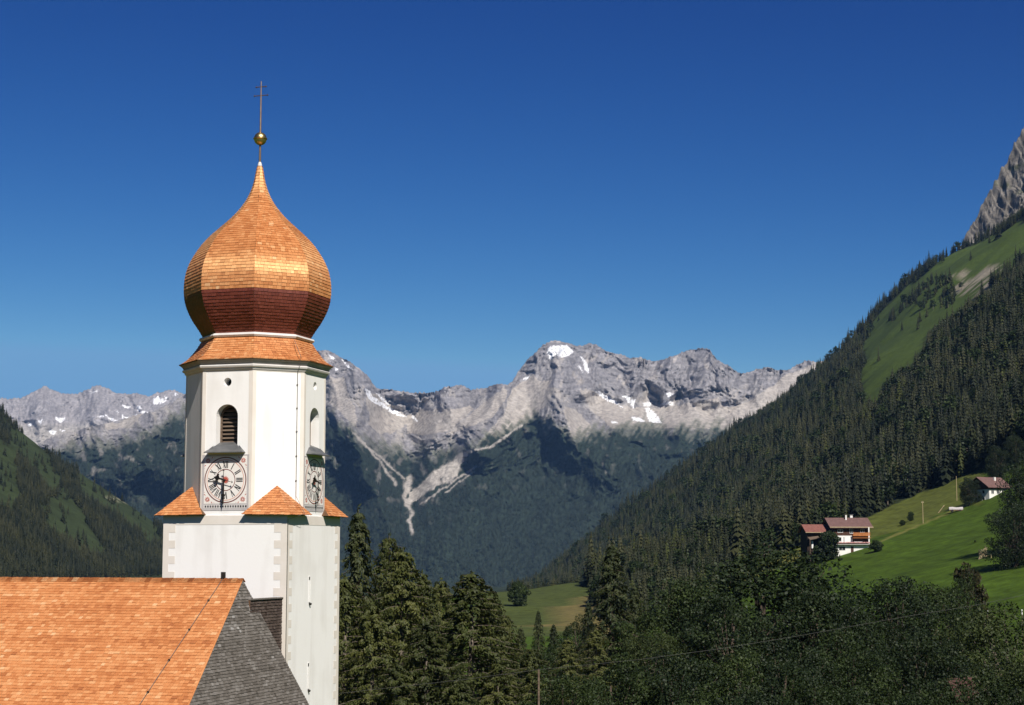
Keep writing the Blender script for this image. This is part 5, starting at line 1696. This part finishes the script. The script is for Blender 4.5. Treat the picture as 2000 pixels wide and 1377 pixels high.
plant(BRD, 1205, 1285, 106, 'broadleaf tree at the bottom below the tall lone spruce', 'broadleaf_tree', 1.0, k=0)
plant(BRD, 1110, 1312, 100, 'broadleaf tree at the bottom just right of the thin pole', 'broadleaf_tree', 1.0, k=2)
plant(LAR, 975, 1290, 100, 'low larch at the bottom left of the thin pole', 'larch_tree', 1.3, k=1)
plant(LAR, 900, 1310, 92, 'low larch at the bottom in front of the dome-topped larch', 'larch_tree', 1.3, k=0)
plant(LAR, 780, 1290, 90, 'low larch at the bottom centre-left of the dome-topped larch', 'larch_tree', 1.3, k=2)
plant(BRD, 1720, 1310, 98, 'dark tree at the bottom edge left of the hidden hut', 'broadleaf_tree', 1.0, k=0)
plant(LGT, 1980, 1275, 100, 'pale green tree at the bottom right corner of the view', 'broadleaf_tree', 1.0, k=0)
plant(BRD, 1600, 1320, 96, 'dark tree at the bottom edge under the largest round-topped tree', 'broadleaf_tree', 1.0, k=2)
plant(BRD, 1480, 1335, 94, 'dark tree at the bottom edge below the wire, right of centre', 'broadleaf_tree', 1.0, k=1)
plant(BRD, 1370, 1345, 92, 'lowest dark tree at the bottom edge right of centre', 'broadleaf_tree', 1.0, k=0)
plant(BRD, 1925, 1312, 93, 'dark tree at the bottom edge hiding the right side of the hut', 'broadleaf_tree', 0.9, k=0)
plant(BRD, 1815, 1330, 91, 'dark tree at the bottom edge hiding the left side of the hut', 'broadleaf_tree', 0.9, k=2)
# trees on and around the meadows
plant(BSH, 1012, 1138, 640, 'round dark tree alone on the valley meadow', 'broadleaf_tree', 0.75, k=0, base=hit(1012, 1184, 300))
plant(DNS, 2014, 898, 455, 'big dark tree at the right edge hiding half of the upper farmhouse', 'broadleaf_tree', 0.72, k=0, sink=2.5)
plant(DNS, 1982, 985, 430, 'lower dark tree in front of the big tree at the right edge', 'broadleaf_tree', 0.9, k=1, sink=2.5)
plant(DNS, 1893, 934, 588, 'round dark tree left of the upper farmhouse', 'broadleaf_tree', 0.95, k=1, base=hit(1893, 988, 300))
plant(BSH, 1620, 1040, 545, 'dense dark rounded tree in front of the left end of the farmhouse', 'broadleaf_tree', 0.78, k=1, base=hit(1620, 1094, 300))
plant(DNS, 1952, 872, 640, 'tall dark tree rising behind the roof of the upper farmhouse', 'broadleaf_tree', 0.8, k=1)
plant(DNS, 1988, 850, 650, 'taller dark tree behind the upper farmhouse at the right edge', 'broadleaf_tree', 0.8, k=0)
plant(BSH, 1781, 1000, 612, 'round dark bush on the bank above the meadow', 'round_bush', 0.7, k=1)
plant(BSH, 1764, 1016, 606, 'low dark bush joined to the round one on the bank', 'round_bush', 1.0, k=0)
plant(BSH, 1869, 1090, 480, 'small dark bush alone in the middle of the meadow', 'round_bush', 1.2, k=1)
plant(BSH, 1905, 1055, 500, 'loose shrub left of the plank pile on the meadow', 'round_bush', 0.7, k=0)
plant(BSH, 1712, 1056, 548, 'low shrub at the right end of the farmhouse', 'round_bush', 1.1, k=0)
for i, (u, vt, Y) in enumerate(((992, 1136, 780), (1001, 1130, 790), (1012, 1127, 795), (1022, 1128, 800), (1031, 1133, 790), (1040, 1136, 795), (1051, 1131, 790), (1062, 1130, 790), (1071, 1133, 795), (1080, 1128, 800), (1089, 1125, 800), (1098, 1120, 810), (1107, 1122, 800), (1117, 1118, 800), (1126, 1122, 800), (1135, 1120, 790), (1144, 1114, 790), (1152, 1115, 780))):
    tm, cm = MID[i % 5]
    x, y, z = at(u, Y)
    s = rays(u, vt)[1] * y - z
    o = thing('spruce_tree', 'spruce in the dark row behind the valley meadow', 'tree', (x, y, z - 0.1), rt.uniform(0, 6), 'row of spruces behind the valley meadow')
    o.scale = (s * 2.4, s * 2.4, s)
    link('trunk', tm, o); link('crown', cm, o)

# ------------------------------------------------------------------ the two farms on the meadow
def window_on(parent, x0, x1, z0, z1, y, mat_frame=None):
    fr = MB()
    w = 0.10
    fr.box(x0, x1, y - 0.06, y + 0.02, z0, z0 + w).box(x0, x1, y - 0.06, y + 0.02, z1 - w, z1).box(x0, x0 + w, y - 0.058, y + 0.02, z0 + w, z1 - w).box(x1 - w, x1, y - 0.058, y + 0.02, z0 + w, z1 - w)
    fr.box((x0 + x1) / 2 - 0.04, (x0 + x1) / 2 + 0.04, y - 0.056, y + 0.02, z0 + w, z1 - w)
    f_ = fr.obj('window', mat_frame or M['white'], parent)
    MB().box(x0 + w, x1 - w, y - 0.03, y + 0.01, z0 + w, z1 - w).obj('pane', M['glass'], f_)
    return f_

def gable_roof(parent, x0, x1, yf, yb, ze, rise, ovx, ovy, mat, thick=0.22, name='roof'):
    """ridge along x"""
    ym = (yf + yb) / 2
    sl = rise / (ym - yf)
    q = MB()
    X0, X1 = x0 - ovx, x1 + ovx
    YF, YB = yf - ovy, yb + ovy
    zf = ze - ovy * sl
    up = thick
    A = [(X0, YF, zf), (X1, YF, zf), (X1, ym, ze + rise), (X0, ym, ze + rise), (X0, YB, zf), (X1, YB, zf)]
    B = [(a, b, c + up) for a, b, c in A]
    q.add(A + B, [(6, 7, 8, 9), (9, 8, 11, 10), (1, 0, 3, 2), (2, 3, 4, 5), (0, 1, 7, 6), (5, 4, 10, 11), (0, 6, 9, 3), (3, 9, 10, 4), (1, 2, 8, 7), (2, 5, 11, 8)])
    return q.obj(name, mat, parent)

def gable_walls(x0, x1, yf, yb, z0, ze, rise, q):
    ym = (yf + yb) / 2
    q.add([(x0, yf, z0), (x1, yf, z0), (x1, yb, z0), (x0, yb, z0), (x0, yf, ze), (x1, yf, ze), (x1, yb, ze), (x0, yb, ze), (x0, ym, ze + rise), (x1, ym, ze + rise)],
          [(0, 1, 5, 4), (1, 2, 6, 9, 5), (2, 3, 7, 6), (3, 0, 4, 8, 7)])
    return q

hx, hy, hz = at(1652, 562)
zb = rays(1652, 1082)[1] * 562                             # foot of the white ground floor
house = thing('farmhouse', 'farmhouse with white lower floors, dark timber top floor, orange balcony and brown roof', 'house', (hx - 2.8, hy, zb + 0.5), R(5))
house.scale = (0.92, 1, 1)
q = MB()
q.box(-1.2, 11.2, 0, 10, -2.5, 2.6)
q.obj('ground_floor_wall', M['chalet_white'], house)
MB().box(-1.2, 11.2, 0.02, 10, 2.6, 5.4).obj('first_floor_wall', M['chalet_white'], house)
q = gable_walls(-1.25, 11.25, -0.03, 10.03, 5.4, 8.35, 2.6, MB())
q.obj('timber_upper_wall', M['wood_dark'], house)
rf = gable_roof(house, -1.25, 11.25, -0.03, 10.03, 8.35, 2.6, 1.5, 1.2, M['roof_brown'])
MB().box(-2.75, 12.75, -1.33, -1.20, 7.93, 8.16).obj('eave_board', M['wood_pale'], rf)
ch = MB().box(4.3, 4.8, 3.6, 4.1, 9.8, 12.0).obj('chimney', M['chalet_white'], rf)
ch = MB().box(6.6, 7.5, 5.4, 6.2, 10.4, 11.9).obj('chimney', M['chalet_white'], rf)
MB().box(6.4, 7.7, 5.2, 6.4, 12.1, 12.25).box(6.7, 6.8, 5.5, 5.6, 11.88, 12.12).box(7.3, 7.4, 6.0, 6.1, 11.88, 12.12).obj('chimney_cap', M['lead'], ch)
for (x0, x1, z0, z1, yy) in ((0.6, 3.0, 0.6, 1.9, 0.0), (-0.3, 1.7, 3.5, 4.9, 0.02), (2.3, 2.8, 3.3, 5.0, 0.02), (0.3, 2.2, 6.3, 7.3, -0.03), (4.6, 5.8, 6.0, 7.6, -0.03), (8.4, 9.8, 6.3, 7.5, -0.03)):
    window_on(house, x0, x1, z0, z1, yy)
MB().box(4.9, 5.9, -0.05, 0.05, -0.3, 1.9).obj('door', M['wood_dark'], house)
# terrace with flower boxes along the first floor
bal = MB().box(-1.3, 11.4, -1.25, 0.0, 2.52, 2.68).obj('balcony', M['chalet_white'], house)
MB().box(-1.3, 11.4, -1.30, -1.20, 2.68, 3.05).obj('balcony_rail', M['wood_dark'], bal)
for k in range(9):
    x0 = -1.2 + k * 1.4
    qf = MB()
    rr = random.Random(k)
    for _ in range(40):
        cx_, cz_ = rr.uniform(x0, x0 + 1.25), rr.uniform(3.02, 3.28)
        s = 0.07
        qf.obox((cx_, -1.33 - rr.random() * 0.12, cz_), (1, 0, 0), (0, 1, 0), (0, 0, 1), s, s, s)
    qf.obj('flower_box', M['flowers'], bal)
# recessed loggia on the right: orange timber balcony above
MB().box(5.6, 11.1, -0.02, 0.0, 2.7, 5.38).obj('loggia_back', M['wood_dark'], house)
ob = MB().box(5.4, 11.5, -1.35, -0.04, 5.2, 5.36).obj('timber_balcony', M['wood_orange'], house)
for k in range(20):
    x0 = 5.42 + k * 0.304
    MB().box(x0, x0 + 0.26, -1.36, -1.30, 5.38, 6.25).obj('board', M['wood_orange'], ob)
MB().box(5.35, 11.55, -1.42, -1.26, 6.26, 6.36).obj('handrail', M['wood_orange'], ob)
MB().box(5.3, 11.6, -1.5, 0.0, 4.55, 4.72).obj('awning_beam', M['wood_orange'], ob)
MB().box(10.85, 11.25, -1.35, -0.9, 2.68, 8.0).obj('white_pillar', M['chalet_white'], house)
MB().box(5.7, 8.7, -1.2, -0.6, 3.3, 3.42).obj('terrace_table', M['white'], house)

# barn on the left of the farmhouse
barn = thing('barn', 'dark timber barn with red-brown roof attached to the left of the farmhouse', 'barn', (hx - 9.6, hy - 0.2, zb + 0.2), R(5))
barn.scale = (0.8, 1, 1)
gable_walls(-3.2, 5.8, 1.0, 9.6, -3.0, 7.1, 2.0, MB()).obj('barn_wall', M['barnwood'], barn)
gable_roof(barn, -3.2, 5.8, 1.0, 9.6, 7.1, 2.0, 0.9, 1.0, M['roof_red'], name='roof')
MB().box(-4.1, 6.7, -0.12, 0.0, 6.58, 6.75).obj('eave_board', M['wood_pale'], barn)
MB().box(-2.6, 5.7, 0.5, 1.0, -3.0, 1.2).obj('plinth', M['barnwood'], barn)
MB().box(-1.6, -0.9, 0.42, 0.5, 1.6, 4.0).obj('white_panel', M['white'], barn)
MB().box(1.6, 3.4, 0.40, 0.5, -1.2, 0.6).obj('whitewashed_wall', M['chalet_white'], barn)
q = MB().add([(-2.9, -1.2, 4.2), (6.2, -1.2, 5.6), (6.2, 1.0, 6.0), (-2.9, 1.0, 4.9), (-2.9, -1.2, 4.4), (6.2, -1.2, 5.8), (6.2, 1.0, 6.2), (-2.9, 1.0, 5.1)], [(0, 3, 2, 1), (4, 5, 6, 7), (0, 1, 5, 4), (1, 2, 6, 5), (2, 3, 7, 6), (3, 0, 4, 7)])
q.obj('lean_to_roof', M['oldwood'], barn)
for x_ in (-2.7, 1.6, 6.0):
    MB().box(x_ - 0.1, x_ + 0.1, -1.1, -0.9, -3.0, 4.6).obj('post', M['oldwood'], barn)

# upper farmhouse
ux_, uy_, uz_ = at(1930, 605)
uzb = rays(1930, 981)[1] * 605
upper = thing('farmhouse', 'upper farmhouse with red-brown roof and shaded gable, half hidden by trees', 'house', (ux_ + 1.0, uy_, uzb), R(32))
gable_walls(0, 9.5, 0, 9.0, -3.0, 5.6, 3.0, MB()).obj('wall', M['chalet_white'], upper)
gable_walls(-0.04, 9.54, -0.04, 9.04, 4.5, 5.62, 3.0, MB()).obj('timber_gable', M['wood_dark'], upper)
rf2 = gable_roof(upper, 0, 9.5, 0, 9.0, 5.7, 3.0, 1.4, 1.0, M['roof_brown'])
MB().box(5.6, 6.3, 2.6, 3.3, 6.9, 8.9).obj('chimney', M['chalet_white'], rf2)
for (x0, x1, z0, z1) in ((0.9, 2.3, 2.9, 4.3), (3.6, 5.0, 2.9, 4.3), (0.9, 2.3, 0.4, 1.7), (3.6, 5.0, 0.4, 1.7), (6.4, 7.8, 2.9, 4.3)):
    window_on(upper, x0, x1, z0, z1, 0.0)
for (y0, y1, z0, z1) in ((2.0, 3.2, 3.0, 4.3), (5.6, 6.8, 3.0, 4.3), (2.0, 3.2, 0.5, 1.8), (5.6, 6.8, 0.5, 1.8)):
    fr = MB().box(-0.07, 0.02, y0, y1, z0, z0 + 0.1).box(-0.07, 0.02, y0, y1, z1 - 0.1, z1).box(-0.068, 0.02, y0, y0 + 0.1, z0 + 0.1, z1 - 0.1).box(-0.068, 0.02, y1 - 0.1, y1, z0 + 0.1, z1 - 0.1).obj('window', M['white'], upper)
    MB().box(-0.03, 0.01, y0 + 0.1, y1 - 0.1, z0 + 0.1, z1 - 0.1).obj('pane', M['glass'], fr)

# hut at the lower right, mostly behind foliage
kx, ky, kz = at(1866, 104)
kzr = rays(1866, 1324)[1] * 104
hut = thing('hut', 'small hut with red-brown roof hidden among the trees at the bottom right', 'hut', (kx, ky, kz), R(30))
hut.scale = (0.48, 0.48, 1)
hh = kzr - kz - 1.3
gable_walls(-1.6, 1.8, -1.5, 1.5, -0.3, hh, 1.2, MB()).obj('wall', M['wood_dark'], hut)
gable_roof(hut, -1.6, 1.8, -1.5, 1.5, hh, 1.2, 0.35, 0.4, M['roof_dimmed'], 0.1)
MB().box(-0.5, 0.5, -1.56, -1.48, 0.0, 2.0).obj('door', M['oldwood'], hut)

# ------------------------------------------------------------------ poles, wire, small things on the meadow
def pole(u, v0, v1, label, name='utility_pole', Y=None, rad=0.11, arm=True):
    p_ = hit(u, v0, 300) if Y is None else at(u, Y)
    x, y, z = p_
    zt = rays(u, v1)[1] * y
    t = thing(name, label, 'pole', (x, y, z - 0.2))
    MB().tube([(0, 0, 0), (0, 0, zt - z + 0.2)], [rad, rad * 0.75], 8).obj('shaft', M['wood_pale'], t)
    if arm:
        MB().box(-0.45, 0.45, -0.06, 0.06, zt - z - 0.25, zt - z - 0.13).obj('crossarm', M['wood_pale'], t)
        for s in (-0.35, 0.35):
            MB().lathe([(0.05, zt - z - 0.13), (0.06, zt - z - 0.05), (0.03, zt - z + 0.03)], 8, cx=s).obj('insulator', M['white'], t)
    return t
pole(1803, 1022, 979, 'wooden utility pole on the bank above the meadow, the lower of two')
pole(1869, 978, 930, 'taller wooden utility pole left of the round tree by the upper farmhouse', arm=False)
pole(1936, 1090, 1060, 'thin post beside the plank pile on the meadow', 'meadow_post', rad=0.08, arm=False)

# plank pile
p_ = hit(1921, 1090, 300)
pile = thing('plank_pile', 'leaning pile of pale planks on the meadow near the right edge', 'planks', (p_[0], p_[1], p_[2] - 0.1), R(10))
for k in range(7):
    MB().obox((0.05 * k, 0.1 * k, 0.35 + 0.34 * k), (0.94, 0.0, 0.34), (0, 1, 0), (-0.34, 0, 0.94), 1.5 - 0.05 * k, 0.14, 0.09).obj('plank', M['wood_pale'], pile)
for s in (-0.9, 0.9):
    MB().box(s - 0.07, s + 0.07, 0.7, 0.85, 0, 2.9 + s * 0.5).obj('stake', M['oldwood'], pile)

# leaning boards and pale covered trailer below the upper farmhouse
p_ = hit(1832, 1002, 300)
lb = thing('leaning_boards', 'pale boards leaning on the bank left of the covered trailer', 'boards', (p_[0], p_[1], p_[2] - 0.2), 0)
for k in range(5):
    MB().obox((0.9 + 0.12 * k, 0.25 * k, 1.3), (0.62, 0, 0.78), (0, 1, 0), (-0.78, 0, 0.62), 1.9 + 0.1 * (k % 2), 0.1, 0.05).obj('board', M['wood_pale'], lb)
p_ = hit(1867, 1000, 300)
tr = thing('trailer', 'farm trailer under a pale tarpaulin below the upper farmhouse', 'trailer', (p_[0], p_[1], p_[2]), R(-6))
MB().box(-2.3, 2.3, -0.8, 0.8, 0.55, 0.75).obj('bed', M['roof_red'], tr)
q = MB()
prof = [(-0.85, 0.76), (-0.88, 1.2), (-0.5, 1.65), (0.1, 1.78), (0.6, 1.6), (0.88, 1.15), (0.85, 0.76)]
n = len(prof)
xs_ = (-2.35, -1.2, 0.1, 1.3, 2.35)
vs_ = [(x_, y_, 0.76 + (z_ - 0.76) * (0.9 + 0.12 * math.sin(i * 2.1))) for i, x_ in enumerate(xs_) for y_, z_ in prof]
fc = [(i * n + j, i * n + j + 1, (i + 1) * n + j + 1, (i + 1) * n + j) for i in range(len(xs_) - 1) for j in range(n - 1)] + [tuple(range(n)), tuple((len(xs_) - 1) * n + j for j in range(n))[::-1]]
q.add(vs_, fc)
q.obj('tarpaulin', M['dial_grey'], tr)
for sx in (-1.3, 1.3):
    for sy in (-0.85, 0.85):
        MB().tube([(sx, sy - 0.09, 0.42), (sx, sy + 0.09, 0.42)], 0.42, 14).obj('wheel', M['iron'], tr)
MB().tube([(-2.3, 0, 0.6), (-3.6, 0, 0.35)], 0.06, 6).obj('drawbar', M['iron'], tr)

# fence posts and a small white box on the meadow edge
for u, v, lb_ in ((1882, 1196, 'leftmost'), (1925, 1196, 'middle'), (1992, 1196, 'rightmost')):
    x, y, z = at(u, 232)
    zt = rays(u, v - 5)[1] * y
    t = thing('fence_post', lb_ + ' of three white-topped fence posts in the lower right', 'fence post', (x, y, z - 0.3), 0, 'fence posts in the lower right')
    MB().tube([(0, 0, 0), (0, 0, zt - z + 0.05)], 0.06, 8).obj('stake', M['oldwood'], t)
    MB().lathe([(0.085, zt - z - 0.35), (0.085, zt - z + 0.28), (0.05, zt - z + 0.34)], 8).obj('white_cap', M['white'], t)
p_ = hit(1679, 1190, 250)
t = thing('feeding_box', 'small white box on the lower meadow edge below the farmhouse', 'box', (p_[0], p_[1], p_[2] - 0.05), R(15))
t.scale = (0.6, 0.6, 0.75)
MB().box(-0.55, 0.55, -0.45, 0.45, 0.25, 1.2).obj('body', M['white'], t)
MB().add([(-0.65, -0.55, 1.2), (0.65, -0.55, 1.2), (0.65, 0.55, 1.2), (-0.65, 0.55, 1.2), (-0.65, 0, 1.65), (0.65, 0, 1.65)], [(0, 1, 5, 4), (2, 3, 4, 5), (3, 0, 4), (1, 2, 5), (3, 2, 1, 0)]).obj('lid', M['white'], t)
for s in (-0.42, 0.42):
    MB().box(s - 0.06, s + 0.06, -0.35, 0.35, 0, 0.26).obj('foot', M['oldwood'], t)

# overhead wire and its thin poles among the trees
WIRE = [(628, 1358, 88), (900, 1328, 88.5), (1052, 1308, 89), (1250, 1288, 89), (1400, 1268, 90.5), (1560, 1242, 92.5), (1770, 1204, 95), (1900, 1183, 97), (2060, 1150, 100)]
wp = [(rays(u, v)[0] * Y, Y, rays(u, v)[1] * Y) for u, v, Y in WIRE]
tag(MB().tube(wp, 0.009, 5).obj('overhead_wire', M['wire']), 'single pale overhead wire crossing in front of the trees', 'wire')
for i, lab in ((0, 'pole at the left end of the overhead wire, beside the tower foot'), (2, 'thin reddish wooden pole carrying the overhead wire in the bottom middle'), (8, 'pole at the right end of the overhead wire, outside the trees')):
    x, y, z = wp[i]
    g = float(H(x, y))
    t = thing('wire_pole', lab, 'pole', (x, y, g - 0.3))
    MB().tube([(0, 0, 0), (0, 0, z - g + 0.3)], [0.075, 0.05], 8).obj('shaft', M['oldwood'], t)
    MB().lathe([(0.03, z - g + 0.25), (0.04, z - g + 0.3), (0.02, z - g + 0.35)], 8).obj('insulator', M['iron'], t)

# ------------------------------------------------------------------ the air: far things fade to blue
def haze():
    me = bpy.data.meshes.new('haze')
    b = MB().box(-14500, 14500, -6300, 14500, -180, 1130)
    me = b.mesh('haze')
    m = bpy.data.materials.new('haze_air')
    m.use_nodes = True
    nt = m.node_tree
    nt.nodes.clear()
    out = nt.nodes.new('ShaderNodeOutputMaterial')
    pv = nt.nodes.new('ShaderNodeVolumePrincipled')
    pv.inputs['Color'].default_value = (0.26, 0.52, 1.0, 1)
    pv.inputs['Density'].default_value = 2.4e-5
    pv.inputs['Anisotropy'].default_value = 0.0
    nt.links.new(pv.outputs[0], out.inputs['Volume'])
    me.materials.append(m)
    o = link('haze', me, kind='stuff')
haze()
